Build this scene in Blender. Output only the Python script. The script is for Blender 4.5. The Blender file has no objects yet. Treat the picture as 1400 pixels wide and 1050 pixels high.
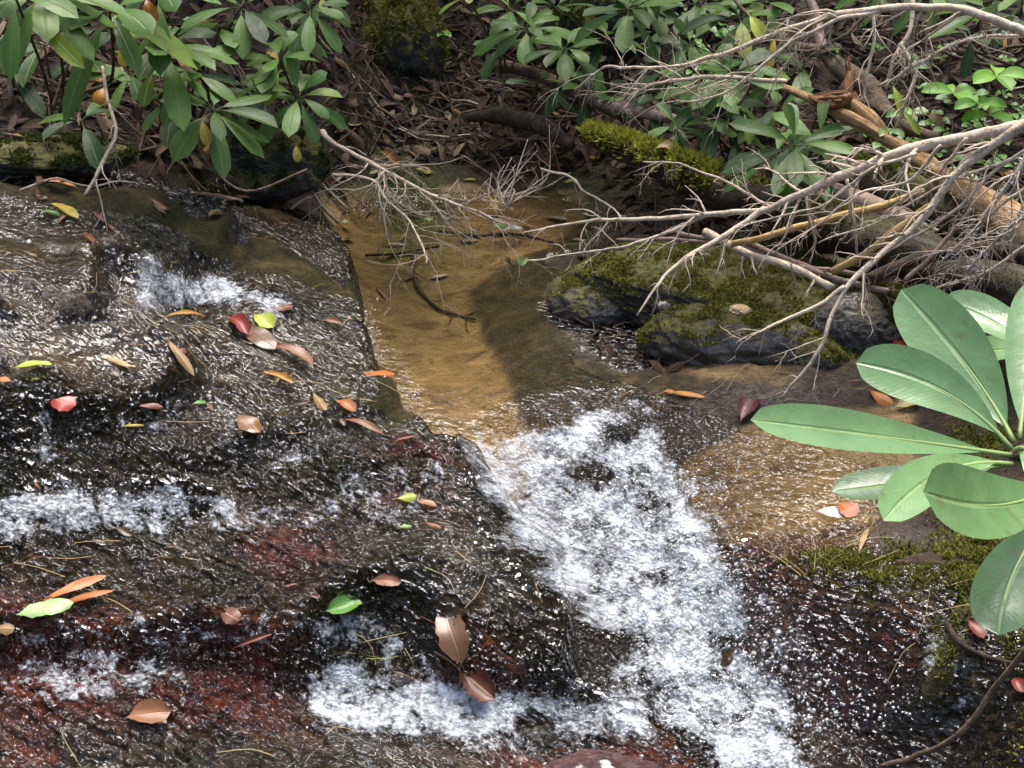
import bpy, math, random
import numpy as np
from mathutils import Vector
from mathutils.bvhtree import BVHTree
R = math.radians
random.seed(7)
rng = np.random.default_rng(11)
SC = bpy.context.scene
COL = SC.collection

# ------------------------------------------------------------------ camera
CAM_H, PITCH, FPX = 1.7, 30.0, 1800.0      # metres, degrees down, focal length in photo pixels
cd = bpy.data.cameras.new('camera'); cam = bpy.data.objects.new('camera', cd); COL.objects.link(cam)
cam.location = (0, 0, CAM_H); cam.rotation_euler = (R(90 - PITCH), 0, 0)
cd.sensor_width = 36.0; cd.lens = 36.0 * FPX / 1400.0
cd.clip_start = 0.05; cd.clip_end = 300
SC.camera = cam

# ------------------------------------------------------------------ world, sun, exposure
SUN_EL, SUN_AZ = 66.0, 12.0                 # degrees; azimuth measured from +Y towards +X
w = bpy.data.worlds.new('World'); SC.world = w; w.use_nodes = True
nt = w.node_tree; nt.nodes.clear()
sky = nt.nodes.new('ShaderNodeTexSky'); sky.sky_type = 'NISHITA'; sky.sun_disc = False
sky.sun_elevation = R(SUN_EL); sky.sun_rotation = R(SUN_AZ); sky.dust_density = 4.0; sky.air_density = 1.0; sky.ozone_density = 0.6
bg = nt.nodes.new('ShaderNodeBackground'); bg.inputs['Strength'].default_value = 0.15
wo = nt.nodes.new('ShaderNodeOutputWorld')
nt.links.new(sky.outputs[0], bg.inputs[0]); nt.links.new(bg.outputs[0], wo.inputs[0])
sl = bpy.data.lights.new('sun', 'SUN'); sl.energy = 2.2; sl.angle = R(40); sl.color = (1.0, 0.975, 0.94)
sun = bpy.data.objects.new('sun', sl); COL.objects.link(sun)
sdir = Vector((math.sin(R(SUN_AZ)) * math.cos(R(SUN_EL)), math.cos(R(SUN_AZ)) * math.cos(R(SUN_EL)), math.sin(R(SUN_EL))))
sun.rotation_euler = sdir.to_track_quat('Z', 'Y').to_euler()
sun.location = sdir * 20
SC.view_settings.view_transform = 'Standard'; SC.view_settings.look = 'None'
SC.view_settings.exposure = 1.45; SC.view_settings.gamma = 1.0
cy = SC.cycles
cy.max_bounces = 6; cy.diffuse_bounces = 3; cy.glossy_bounces = 3; cy.transparent_max_bounces = 12; cy.transmission_bounces = 4
cy.use_denoising = True; cy.caustics_reflective = False; cy.caustics_refractive = False
try: cy.denoiser = 'OPENIMAGEDENOISE'
except Exception: pass

# ------------------------------------------------------------------ photo pixel -> point in the place
CP, SP = math.cos(R(PITCH)), math.sin(R(PITCH))
def ray(u, v):
    x = (u - 700) / FPX; y = (525 - v) / FPX
    return np.array([x, CP + y * SP, -SP + y * CP])
def G(u, v, z=0.0):                          # on the level plane z
    d = ray(u, v); t = (z - CAM_H) / d[2]
    return np.array([0, 0, CAM_H]) + d * t
def proj(p):                                 # point in the place -> photo pixel
    q = np.asarray(p, float) - [0, 0, CAM_H]; f = q[..., 1] * CP - q[..., 2] * SP
    return 700 + FPX * q[..., 0] / f, 525 - FPX * (q[..., 1] * SP + q[..., 2] * CP) / f
def D(u, v, dep):                            # at a depth along the view axis
    return np.array([0, 0, CAM_H]) + ray(u, v) * dep

# ------------------------------------------------------------------ noise and interpolation
def _h(ix, iy, s):
    n = (ix.astype(np.int64) * 374761393 + iy.astype(np.int64) * 668265263 + s * 982451653) & 0x7fffffff
    n = ((n ^ (n >> 13)) * 1274126177) & 0x7fffffff
    n = n ^ (n >> 16)
    return (n & 0xffff) / 65535.0
def vn(x, y, s=0):
    x = np.asarray(x, float); y = np.asarray(y, float)
    ix = np.floor(x); iy = np.floor(y); fx = x - ix; fy = y - iy
    fx = fx * fx * fx * (fx * (fx * 6 - 15) + 10); fy = fy * fy * fy * (fy * (fy * 6 - 15) + 10)
    a = _h(ix, iy, s); b = _h(ix + 1, iy, s); c = _h(ix, iy + 1, s); d = _h(ix + 1, iy + 1, s)
    return (a + (b - a) * fx) * (1 - fy) + (c + (d - c) * fx) * fy
def fbm(x, y, octs=4, s=0, gain=0.5):        # about -1..1
    t = 0; a = 1; n = 0
    for o in range(octs):
        ca, sa = math.cos(o * 0.7), math.sin(o * 0.7)
        t = t + a * (vn((x * ca - y * sa) * 2 ** o + 13.7 * o, (x * sa + y * ca) * 2 ** o - 7.1 * o, s + o) * 2 - 1); n += a; a *= gain
    return t / n
def ss(a, b, x):
    t = np.clip((x - a) / (b - a), 0, 1); return t * t * (3 - 2 * t)
class TPS:
    def __init__(s, pts, reg=1e-3):
        p = np.array(pts); s.c = p[:, :2]; n = len(p)
        K = s.U(np.linalg.norm(s.c[:, None] - s.c[None], axis=2)) + reg * np.eye(n)
        P = np.c_[np.ones(n), s.c]
        A = np.block([[K, P], [P.T, np.zeros((3, 3))]])
        sol = np.linalg.solve(A, np.r_[p[:, 2], 0, 0, 0]); s.w = sol[:n]; s.a = sol[n:]
    @staticmethod
    def U(r): return np.where(r > 1e-9, r * r * np.log(np.maximum(r, 1e-9)), 0)
    def __call__(s, x, y):
        out = s.a[0] + s.a[1] * x + s.a[2] * y
        for (cx, cy_), w_ in zip(s.c, s.w):
            out = out + w_ * s.U(np.hypot(x - cx, y - cy_))
        return out
def sdf(poly, x, y):                         # signed distance to a polygon, inside negative
    p = np.array(poly)[:, :2]; d = np.full(x.shape, 1e9); ins = np.zeros(x.shape, bool)
    for i in range(len(p)):
        a = p[i]; b = p[(i + 1) % len(p)]; e = b - a
        t = np.clip(((x - a[0]) * e[0] + (y - a[1]) * e[1]) / (e @ e + 1e-12), 0, 1)
        d = np.minimum(d, np.hypot(x - a[0] - t * e[0], y - a[1] - t * e[1]))
        c = ((a[1] > y) != (b[1] > y)) & (x < (b[0] - a[0]) * (y - a[1]) / (b[1] - a[1] + 1e-12) + a[0])
        ins ^= c
    return np.where(ins, -d, d)
def pxpoly(pts, z=0.0): return [G(p[0], p[1], p[2] if len(p) > 2 else z) for p in pts]
def blobs(lst, x, y, z=0.0):                 # soft ellipses laid on the ground: (u, v, ru, rv, strength[, z])
    o = np.zeros(x.shape)
    for b in lst:
        zz = b[5] if len(b) > 5 else z
        c = G(b[0], b[1], zz); rx = abs(G(b[0] + b[2], b[1], zz)[0] - c[0]); ry = abs(G(b[0], b[1] - b[3], zz)[1] - G(b[0], b[1] + b[3], zz)[1]) / 2
        q = ((x - c[0]) / rx) ** 2 + ((y - c[1]) / ry) ** 2
        o = np.maximum(o, b[4] * np.exp(-q * 1.2))
    return o

# ------------------------------------------------------------------ node helpers
class NT:
    def __init__(s, name):
        s.m = bpy.data.materials.new(name); s.m.use_nodes = True; s.t = s.m.node_tree; s.t.nodes.clear()
        s.out = s.t.nodes.new('ShaderNodeOutputMaterial')
    def n(s, typ, ins=None, **kw):
        x = s.t.nodes.new('ShaderNode' + typ)
        for k, v in kw.items(): setattr(x, k, v)
        for k, v in (ins or {}).items(): s.set(x.inputs[k], v)
        return x
    def set(s, sock, v):
        if isinstance(v, bpy.types.NodeSocket): s.t.links.new(v, sock)
        elif isinstance(v, bpy.types.Node): s.t.links.new(v.outputs[0], sock)
        elif isinstance(v, (tuple, list)) and len(v) == 3 and sock.type == 'RGBA': sock.default_value = (*v, 1)
        else: sock.default_value = v
    def noise(s, scale, detail=4, rough=0.55, vec=None, dist=0.0):
        i = {'Scale': scale, 'Detail': detail, 'Roughness': rough, 'Distortion': dist}
        if vec is not None: i['Vector'] = vec
        return s.n('TexNoise', i).outputs[0]
    def pos(s): return s.n('NewGeometry').outputs['Position']
    def obj(s): return s.n('TexCoord').outputs['Object']
    def map(s, vec, scale=(1, 1, 1), rot=(0, 0, 0)): return s.n('Mapping', {'Vector': vec, 'Scale': scale, 'Rotation': rot}).outputs[0]
    def ramp(s, fac, stops, interp='LINEAR'):
        r = s.n('ValToRGB', {'Fac': fac}); e = r.color_ramp.elements; r.color_ramp.interpolation = interp
        while len(e) > 1: e.remove(e[-1])
        e[0].position = stops[0][0]; c = stops[0][1]; e[0].color = (*c, 1) if isinstance(c, tuple) else (c, c, c, 1)
        for p, c in stops[1:]:
            q = e.new(p); q.color = (*c, 1) if isinstance(c, tuple) else (c, c, c, 1)
        return r.outputs[0]
    def mix(s, f, a, b, mode='MIX'):
        x = s.n('Mix', data_type='RGBA', blend_type=mode); s.set(x.inputs[0], f); s.set(x.inputs[6], a); s.set(x.inputs[7], b); return x.outputs[2]
    def math(s, op, a, b=0.0, clamp=False):
        x = s.n('Math', operation=op, use_clamp=clamp); s.set(x.inputs[0], a); s.set(x.inputs[1], b); return x.outputs[0]
    def attr(s, name): return s.n('Attribute', attribute_name=name).outputs['Fac']
    def rnd(s): return s.n('ObjectInfo').outputs['Random']
    def bump(s, h, strength=0.5, dist=0.01, nrm=None):
        i = {'Height': h, 'Strength': strength, 'Distance': dist}
        if nrm is not None: i['Normal'] = nrm
        return s.n('Bump', i).outputs[0]
    def pbr(s, **k):
        ren = {'color': 'Base Color', 'rough': 'Roughness', 'spec': 'Specular IOR Level', 'normal': 'Normal', 'coat': 'Coat Weight', 'coatr': 'Coat Roughness', 'sheen': 'Sheen Weight', 'ior': 'IOR'}
        return s.n('BsdfPrincipled', {ren.get(a, a): b for a, b in k.items()}).outputs[0]
    def end(s, sh): s.t.links.new(sh, s.out.inputs[0]); return s.m

# ------------------------------------------------------------------ mesh helpers
def tag(o, label=None, cat=None, group=None, kind=None):
    for k, v in (('label', label), ('category', cat), ('group', group), ('kind', kind)):
        if v: o[k] = v
    return o
def mesh_obj(name, V, F, mat=None, parent=None, smooth=True, attrs=None, uv=None):
    me = bpy.data.meshes.new(name)
    V = np.asarray(V, np.float32)
    if isinstance(F, np.ndarray):
        n, k = F.shape
        me.vertices.add(len(V)); me.vertices.foreach_set('co', V.ravel())
        me.loops.add(n * k); me.polygons.add(n)
        me.loops.foreach_set('vertex_index', F.astype(np.int32).ravel())
        me.polygons.foreach_set('loop_start', np.arange(0, n * k, k, dtype=np.int32))
        me.polygons.foreach_set('loop_total', np.full(n, k, np.int32))
        me.update(calc_edges=True)
    else:
        me.from_pydata([tuple(map(float, p)) for p in V], [], F)
    if smooth: me.polygons.foreach_set('use_smooth', np.ones(len(me.polygons), bool))
    for k, a in (attrs or {}).items():
        at = me.attributes.new(k, 'FLOAT', 'POINT'); at.data.foreach_set('value', np.asarray(a, np.float32).ravel())
    if uv is not None:
        l = me.uv_layers.new(name='UVMap'); vi = np.empty(len(me.loops), np.int32); me.loops.foreach_get('vertex_index', vi)
        l.data.foreach_set('uv', np.asarray(uv, np.float32)[vi].ravel())
    if mat: me.materials.append(mat)
    me.validate()
    o = bpy.data.objects.new(name, me); COL.objects.link(o)
    if parent: o.parent = parent
    return o
def empty(name, loc=(0, 0, 0)):
    o = bpy.data.objects.new(name, None); COL.objects.link(o); o.location = loc; o.empty_display_size = 0.05; return o
def grid_faces(nx, ny, keep=None):
    i = np.arange(nx * ny).reshape(ny, nx)
    q = np.stack([i[:-1, :-1], i[:-1, 1:], i[1:, 1:], i[1:, :-1]], -1).reshape(-1, 4)
    return q if keep is None else q[keep(q)]
def sub(V, F, attrs):                         # drop the vertices no face uses
    us = np.unique(F); m = np.full(len(V), -1); m[us] = np.arange(len(us))
    return V[us], m[F], {k: a[us] for k, a in attrs.items()}
# ================================================================== terrain
# control heights: photo pixel + height above the pool
def GY_(u, v, y):                             # the point of a pixel's ray at a forward distance y
    d = ray(u, v); return np.array([0, 0, CAM_H]) + d * (y / d[1])
BED = [(500,290,-.03),(560,330,-.06),(540,420,-.11),(620,560,-.12),(700,550,-.10),(650,480,-.12),(720,300,-.04),(800,330,-.02),(760,420,-.06),(850,500,-.05),
 (700,620,-.14),(800,650,-.16),(850,750,-.2),(880,860,-.25),(950,950,-.28),(1000,1050,-.31),(930,700,-.12),(930,600,-.06),(1000,640,-.05),(1100,650,-.04),(1180,700,-.02),(1100,735,-.035),(990,740,-.08),
 (430,262,.08),(490,235,.08),(550,215,.08),(640,243,.02),(800,243,.02),(850,275,.03),(760,360,0.0),(745,420,-.02),(800,480,.01),(860,510,.0),(950,525,.02),(1100,545,.03),(1200,570,.05),(1300,500,.10),(1400,500,.12),(1400,700,.08),(1270,640,.05),(1260,735,.03),(1000,260,.13),(1200,345,.15),(1400,390,.16),
 (1000,765,-.05),(1150,770,.0),(1250,800,.02),(1310,850,.0),(1330,930,-.03),(1380,880,.02),(1340,985,-.09),(1400,1000,-.04),(1000,810,-.10),(1080,860,-.1),(1150,900,-.12),(1220,960,-.14),(1150,1020,-.24),(1300,1050,-.24),(1240,850,-.01),(1280,920,-.03),(1290,965,-.10)]
BANK = [(0,250,3.35),(0,190,3.5),(0,100,3.8),(0,0,4.15),(200,250,3.5),(200,195,3.65),(200,100,4.0),(200,0,4.35),(330,240,3.78),(330,180,3.95),(400,100,4.35),(400,0,4.7),(520,170,4.55),(600,100,4.9),(600,0,5.3),(700,200,4.6),(700,100,4.95),(850,170,4.6),(850,0,5.2),
 (1000,150,4.4),(1000,0,4.85),(1200,150,4.2),(1200,0,4.7),(1400,150,4.1),(1400,0,4.6),(1300,300,3.6),(1100,250,3.95),(1400,300,3.5)]
LEDGE = [(0,262,.42),(150,275,.37),(280,300,.30),(300,350,.25),(150,340,.35),(0,330,.41),(0,400,.395),(130,400,.345),(165,345,.345),(180,400,.30),(230,350,.295),(238,408,.235),(300,400,.215),(370,412,.19),(300,370,.235),(460,430,.135),(420,330,.16),(440,300,.10),(480,385,.11),
 (0,450,.36),(120,455,.33),(200,470,.295),(245,505,.26),(170,520,.27),(60,540,.295),(0,560,.29),(255,550,.21),(170,590,.21),(100,620,.205),(0,640,.20),(330,450,.20),(350,500,.185),
 (300,560,.18),(450,590,.12),(548,545,.1),(592,592,.07),(500,480,.115),(0,700,.155),(300,700,.095),(550,680,.05),(150,680,.125),(640,612,.045),(690,690,.01),(735,765,-.005),(770,840,-.03),(800,910,-.08),(860,975,-.16),
 (0,850,.04),(300,850,.0),(480,790,.02),(560,760,.03),(650,800,.02),(700,760,.015),(470,850,-.025),(600,870,-.05),(540,880,-.075),(560,910,-.11),(700,930,-.11),(620,950,-.14),(440,940,-.13),(480,960,-.155),(800,980,-.18),(720,970,-.175),(300,940,-.065),(0,1000,-.07),(300,1010,-.10),(420,1040,-.13),(700,1035,-.175),(900,1040,-.19),(560,1020,-.16),(0,760,.10),(420,720,.065)]
bedT = TPS([G(*p) for p in BED] + [GY_(*p) for p in BANK], 3e-3); ledT = TPS([G(*p) for p in LEDGE], 1.5e-3)
EDGE = pxpoly([(-250,235,.44),(0,248,.42),(150,262,.38),(290,284,.30),(420,284,.12),(440,294,.09),(473,345,.10),(483,385,.11),(500,450,.115),(518,500,.11),(548,545,.1),(592,592,.07),(640,612,.045),(665,640,.03),(700,700,.01),(735,765,-.005),(758,810,-.015),(775,850,-.03),(790,890,-.06),(815,930,-.11),(870,990,-.19),(930,1030,-.19),(980,1100,-.2),(980,1500,-.2),(-700,1500,0),(-900,600,.3)])
POOLP = pxpoly([(440,294),(520,262),(640,246),(800,248),(850,278),(830,330),(770,365),(745,420),(800,480),(860,510),(950,530),(1010,560),(1080,585),(1230,605),(1250,700),(1180,745),(1000,765),(1080,860),(1230,960),(1330,990),(1330,1200),(700,1200),(600,600)], -.005)
SANDP = pxpoly([(436,285),(620,262),(800,270),(800,300),(720,345),(640,370),(655,420),(690,480),(715,540),(740,575),(690,612),(640,608),(590,590),(500,430)], -.02)
SANDP2 = pxpoly([(925,625),(1020,600),(1230,600),(1260,690),(1190,735),(1000,738),(975,700)], -.04)
SANDP3 = pxpoly([(870,497),(950,500),(1050,525),(1080,545),(960,530)], .0)

STEPS = [(pxpoly([(-300,440,.37),(60,438,.36),(125,416,.34),(138,395,.33),(134,372,.33),(180,374,.30),(236,380,.29),(262,352,.27),(300,350,.25),(330,310,.25),(280,280,.3),(0,262,.42),(-300,250,.45)]), .085),
 (pxpoly([(-300,600,.27),(0,590,.26),(70,572,.26),(140,566,.25),(205,545,.24),(248,522,.235),(264,497,.24),(240,470,.28),(150,440,.33),(0,420,.38),(-300,420,.4)]), .085),
 (pxpoly([(300,690,.1),(250,640,.14),(330,600,.15),(450,575,.13),(520,560,.11),(600,500,.1),(480,400,.12),(300,420,.2),(200,480,.28),(-100,600,.25),(-100,660,.19),(100,650,.19)]), .035),
 (pxpoly([(455,830,-.01),(500,800,.02),(560,815,.0),(590,850,-.03),(640,880,-.05),(700,905,-.07),(770,905,-.07),(790,840,-.03),(740,740,0),(640,640,.04),(450,650,.08),(-200,760,.1),(-200,900,.0),(200,880,-.01),(400,870,-.02)]), .10)]
Y0, Y1, X0, X1, ST = 1.15, 5.6, -2.3, 2.3, 0.0085
def axis(a, b, st, lo, hi):
    c = list(np.arange(a, b + 1e-6, st)); s = st; p = c[-1]
    up = []
    while p < hi: s *= 1.22; p += s; up.append(p)
    s = st; p = c[0]; dn = []
    while p > lo: s *= 1.22; p -= s; dn.append(p)
    return np.array(dn[::-1] + c + up)
def terrain(x, y):
    xc = np.clip(x, -1.75, 1.75); yc = np.clip(y, 1.45, 5.0)
    z = bedT(xc, yc)
    out = np.hypot(x - xc, np.maximum(y - yc, 0))
    z = z + 0.62 * np.maximum(y - 5.0, 0) - 0.30 * np.maximum(y - 14, 0) + 0.25 * np.abs(x - xc) + 0.4 * fbm(x * .6, y * .6, 4, 5) * np.clip(out, 0, 2)
    z = z + .004 * fbm(x * 34, y * 34, 3, 29)
    z = z + np.where(y < 1.45, (y - 1.45) * .03, 0)
    sp = sdf(POOLP, x, y); land = ss(-.02, .12, sp)
    z = z + land * (0.045 * fbm(x * 3.1, y * 3.1, 4, 21) + 0.02 * fbm(x * 11, y * 11, 4, 22)) + (1 - land) * 0.012 * fbm(x * 6, y * 9, 4, 23)
    # sand ripples
    sm = ss(.03, -.06, sdf(SANDP, x, y)) + ss(.03, -.06, sdf(SANDP2, x, y))
    z = z + sm * 0.0045 * np.sin((y + .25 * x + .05 * fbm(x * 5, y * 5, 3, 31) + .06 * fbm(x * 2.2, y * 2.2, 3, 33)) * 58)
    se = sdf(EDGE, x, y) + 0.016 * fbm(x * 9, y * 9, 3, 41) + 0.006 * fbm(x * 40, y * 40, 2, 42)
    fall = blobs([(655,620,50,40,1,.05),(700,690,60,60,1,0),(740,770,60,60,1,0),(770,840,40,40,.9,-.05)], x, y)
    top = np.clip(blobs([(200,250,220,40,1,.4),(350,285,110,25,1,.25)], x, y), 0, 1)
    wd = 0.03 + 0.105 * np.clip(fall, 0, 1) + .08 * top
    s = 1 - ss(-.006, 1, se / wd)
    l = ledT(np.clip(x, -1.9, 1.2), np.clip(y, 1.4, 5.2))
    # bedrock relief: layers that dip along the flow, pits and small steps
    d = x * .35 + y * .94
    st = (d * 9 + 1.1 * fbm(x * 1.6, y * 2.2, 4, 51)); saw = (st - np.floor(st)); saw = np.where(saw < .82, saw / .82, (1 - saw) / .18)
    l = l + 0.014 * (saw - .5) + 0.022 * fbm(x * 5, y * 5, 4, 52) + 0.010 * fbm(x * 19, y * 22, 3, 53) + .0025 * fbm(x * 60, y * 60, 2, 54)
    for pl, am in STEPS:                      # sharpen the steps between the tiers
        q = sdf(pl, x, y) + .02 * fbm(x * 8, y * 8, 3, 45); l = l + am * (ss(.022, -.022, q) - ss(.13, -.13, q))
    z2 = z + np.maximum(s * (l - z), 0) * (s > 0)
    return z2, s, se, sp
xs = axis(X0, X1, ST, -45, 45); ys = axis(Y0, Y1, ST, -25, 60)
GX, GY = np.meshgrid(xs, ys); NX, NY = len(xs), len(ys)
GZ, GS, GSE, GSP = terrain(GX, GY)
ix0 = np.searchsorted(xs, X0 - 1e-6); iy0 = np.searchsorted(ys, Y0 - 1e-6)
def zs(x, y, A=None):                         # bilinear lookup on the regular part
    A = GZ if A is None else A
    fx = np.clip((np.asarray(x) - X0) / ST, 0, (X1 - X0) / ST - 1.01); fy = np.clip((np.asarray(y) - Y0) / ST, 0, (Y1 - Y0) / ST - 1.01)
    i = np.floor(fx).astype(int); j = np.floor(fy).astype(int); fx = fx - i; fy = fy - j; i = i + ix0; j = j + iy0
    return (A[j, i] * (1 - fx) + A[j, i + 1] * fx) * (1 - fy) + (A[j + 1, i] * (1 - fx) + A[j + 1, i + 1] * fx) * fy
nz = fbm(GX * 7, GY * 7, 4, 61)
a_sand = np.maximum.reduce([ss(.022, -.022, sdf(p, GX, GY) + .035 * nz) for p in (SANDP, SANDP2, SANDP3)])
a_sand = a_sand * np.maximum(ss(.05, -.01, GSP), .999 * (GX > .3))
a_wet = np.maximum(ss(.10, -.02, GSP + .05 * nz), np.clip(blobs([(1370,930,90,130,1.3,.0),(1050,530,200,40,1,.02)], GX, GY), 0, 1))
a_moss = np.clip(blobs([(60,205,110,22,1,.55),(340,205,90,50,1,.42),(560,90,80,90,1,.45),(1230,770,90,30,1,.06),(1330,790,60,70,.8,.07),(1150,765,60,15,.7,.03),(1250,640,40,20,.6,.06),(1345,600,40,20,.8,.08),(820,60,60,50,.7,.5),(1290,860,30,40,.5,.05),(1390,900,40,60,.45,.02),(1340,1000,40,40,.4,-.05)], GX, GY), 0, 1)
a_red = np.clip(blobs([(70,900,150,60,1,0),(290,900,130,40,.9,0),(340,870,60,30,1,0),(260,960,110,30,.9,-.08),(580,628,60,22,1,.06),(400,765,70,28,.9,.03),(640,940,42,22,1.1,-.14),(690,952,35,14,.8,-.15),(30,980,60,25,.7,0),(820,1035,150,28,1,-.18),(870,950,60,30,.6,-.2),(560,690,60,20,.5,.05),
  (1080,800,120,50,1.1,-.08),(1150,860,140,60,1.1,-.1),(1210,930,120,40,1,-.15),(1030,765,60,20,1,-.05),(1290,790,60,30,.5,.05)], GX, GY), 0, 1.1)
a_grey = np.clip(blobs([(60,385,130,28,.75,.4),(0,420,110,20,.6,.4),(365,465,75,30,.75,.17),(60,305,60,14,.5,.43),(800,440,60,25,.8,.02),(1050,545,120,18,.6,.02),(1240,720,60,30,.5,.05)], GX, GY), 0, 1)
a_tan = np.clip(blobs([(380,735,60,25,.9,.05),(330,700,60,20,.5,.07),(420,460,60,20,.4,.16),(120,475,150,30,1,.33),(60,325,150,26,.9,.42),(560,560,20,30,.6,.1),(0,1040,60,30,.7,-.1),(380,310,60,30,.8,.15)], GX, GY), 0, 1)
attr_t = {'sand': a_sand, 'wet': a_wet, 'moss': a_moss, 'red': a_red, 'grey': a_grey, 'tan': a_tan}

# ---- ground (soil, litter mould, moss, stream sand)
def mat_ground():
    t = NT('ground_mat'); p = t.pos()
    n1 = t.noise(14, 6, .65, p); n2 = t.noise(90, 4, .6, p); n3 = t.noise(4, 4, .6, p)
    soil = t.ramp(n1, [(.3, (.012, .008, .005)), (.5, (.035, .022, .013)), (.7, (.075, .048, .028))])
    soil = t.mix(t.math('MULTIPLY', n2, .6), soil, (.02, .013, .008))
    sand = t.ramp(t.noise(9, 6, .7, t.map(p, (1, 2.2, 1)), .8), [(.3, (.15, .095, .040)), (.46, (.26, .172, .074)), (.6, (.34, .23, .105)), (.75, (.41, .295, .145))])
    spk = t.ramp(t.noise(160, 3, .7, p), [(.36, .55), (.46, 1.0)]); sand = t.mix(1.0, sand, spk, 'MULTIPLY')
    drk = t.ramp(t.noise(7, 6, .75, t.map(p, (1, 2.6, 1)), 1.2), [(.52, 0.0), (.64, 1.0)])
    sand = t.mix(t.math('MULTIPLY', drk, .75), sand, (.06, .035, .014))
    bedc = t.ramp(t.noise(22, 6, .7, p), [(.3, (.012, .010, .005)), (.5, (.042, .030, .013)), (.7, (.12, .078, .034))])
    redc = t.ramp(t.noise(30, 5, .7, p), [(.3, (.014, .006, .004)), (.5, (.075, .019, .010)), (.7, (.17, .042, .018))])
    greyc = t.ramp(t.noise(70, 5, .75, p), [(.35, (.03, .026, .024)), (.5, (.10, .085, .08)), (.7, (.26, .22, .21))])
    mossc = t.ramp(t.noise(60, 5, .7, p), [(.3, (.010, .012, .003)), (.5, (.035, .045, .009)), (.7, (.09, .11, .02))])
    c = t.mix(t.attr('wet'), soil, bedc)
    c = t.mix(t.math('MULTIPLY', t.attr('sand'), t.ramp(n1, [(.2, .75), (.4, 1.0)])), c, sand)
    c = t.mix(t.attr('red'), c, redc)
    c = t.mix(t.attr('grey'), c, greyc)
    mm = t.math('MULTIPLY', t.attr('moss'), t.ramp(n3, [(.3, .35), (.5, 1.0)]))
    c = t.mix(mm, c, mossc)
    rough = t.mix(t.attr('wet'), (.85, .85, .85), (.45, .45, .45))
    rough = t.mix(mm, rough, (.95, .95, .95))
    h = t.math('ADD', n2, t.math('MULTIPLY', t.noise(240, 3, .6, p), .5))
    return t.end(t.pbr(color=c, rough=rough, normal=t.bump(h, .9, .016), spec=.25))
def mat_rock(name='rock_mat'):
    t = NT(name); p = t.pos()
    n1 = t.noise(11, 7, .7, p, .4); n2 = t.noise(55, 5, .7, p); n3 = t.noise(5, 4, .6, p)
    base = t.ramp(n1, [(.30, (.008, .0065, .0025)), (.46, (.030, .024, .009)), (.6, (.070, .052, .019)), (.75, (.15, .105, .040))])
    grn = t.ramp(n2, [(.3, (.005, .006, .002)), (.6, (.026, .028, .006)), (.8, (.07, .07, .014))])
    c = t.mix(t.ramp(n3, [(.45, 0.0), (.6, .8)]), base, grn)
    tanc = t.ramp(n2, [(.3, (.035, .022, .010)), (.55, (.12, .075, .032)), (.75, (.23, .16, .075))])
    c = t.mix(t.math('MULTIPLY', t.attr('tan'), t.ramp(n1, [(.3, .2), (.6, 1.0)])), c, tanc)
    redc = t.ramp(n2, [(.25, (.03, .008, .006)), (.45, (.14, .026, .016)), (.7, (.32, .055, .032))])
    c = t.mix(t.math('MULTIPLY', t.attr('red'), t.ramp(n1, [(.34, .15), (.52, 1.0)])), c, redc)
    greyc = t.ramp(t.noise(120, 4, .75, p), [(.36, (.02, .017, .015)), (.5, (.10, .085, .075)), (.66, (.28, .23, .22))])
    c = t.mix(t.math('MULTIPLY', t.attr('grey'), t.ramp(n1, [(.3, .4), (.5, 1.0)])), c, greyc)
    h = t.math('ADD', t.math('MULTIPLY', n2, 1.0), t.math('MULTIPLY', t.noise(170, 4, .65, p), .6))
    return t.end(t.pbr(color=c, rough=.6, normal=t.bump(h, .9, .016), spec=.12))
M_GROUND, M_ROCK = mat_ground(), mat_rock()
V = np.stack([GX, GY, GZ], -1).reshape(-1, 3)
A = {k: a.ravel() for k, a in attr_t.items()}
sflat = GS.ravel()
Fg = grid_faces(NX, NY, lambda q: ~((sflat[q] > 0.02).all(1)))
Fl = grid_faces(NX, NY, lambda q: (sflat[q] > 0.02).all(1))
v, f, a = sub(V, Fg, A); ground = mesh_obj('ground', v, f, M_GROUND, attrs=a); tag(ground, kind='structure')
v, f, a = sub(V, Fl, A); ledge = mesh_obj('rock_ledge', v, f, M_ROCK, attrs=a)
tag(ledge, 'wide dark wet bedrock ledge with water sheeting over its steps', 'rock ledge', kind='structure')

# ================================================================== water
WST = 0.0065
wx = np.arange(-1.95, 1.75, WST); wy = np.arange(1.25, 4.95, WST); WX, WY = np.meshgrid(wx, wy)
WZ0 = zs(WX, WY)
k = 7                                          # smoothed bed, so that the film bridges pits
def blur(A, k):
    for ax in (0, 1):
        c = np.cumsum(np.pad(A, [(k + 1, k) if i == ax else (0, 0) for i in (0, 1)], mode='edge'), axis=ax)
        A = (np.take(c, range(2 * k + 1, c.shape[ax]), axis=ax) - np.take(c, range(0, c.shape[ax] - 2 * k - 1), axis=ax)) / (2 * k + 1)
    return A
WZS = blur(WZ0, 4); SEW = zs(WX, WY, GSE)
LEVEL = TPS([G(*p) for p in [(440,300,0),(560,300,0),(640,250,0),(800,250,0),(830,330,0),(600,450,0),(700,450,0),(600,580,-.003),(720,560,-.004),(850,480,-.002),(850,540,-.008),(760,600,-.015),(860,620,-.03),(950,560,-.008),(700,640,-.035),(1050,600,-.008),(1240,650,-.005),(1180,740,-.01),(980,640,-.03),(930,700,-.065),(990,745,-.06),(820,720,-.10),(900,780,-.12),(780,780,-.135),(860,860,-.165),(1000,860,-.165),(1100,930,-.185),(900,930,-.185),(1000,1000,-.215),(1200,1000,-.205),(1300,1010,-.205),(1050,1090,-.25),(700,1090,-.24),(1300,1100,-.24),(840,970,-.19),(500,960,-.145),(700,965,-.165)]], 1e-3)
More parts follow.
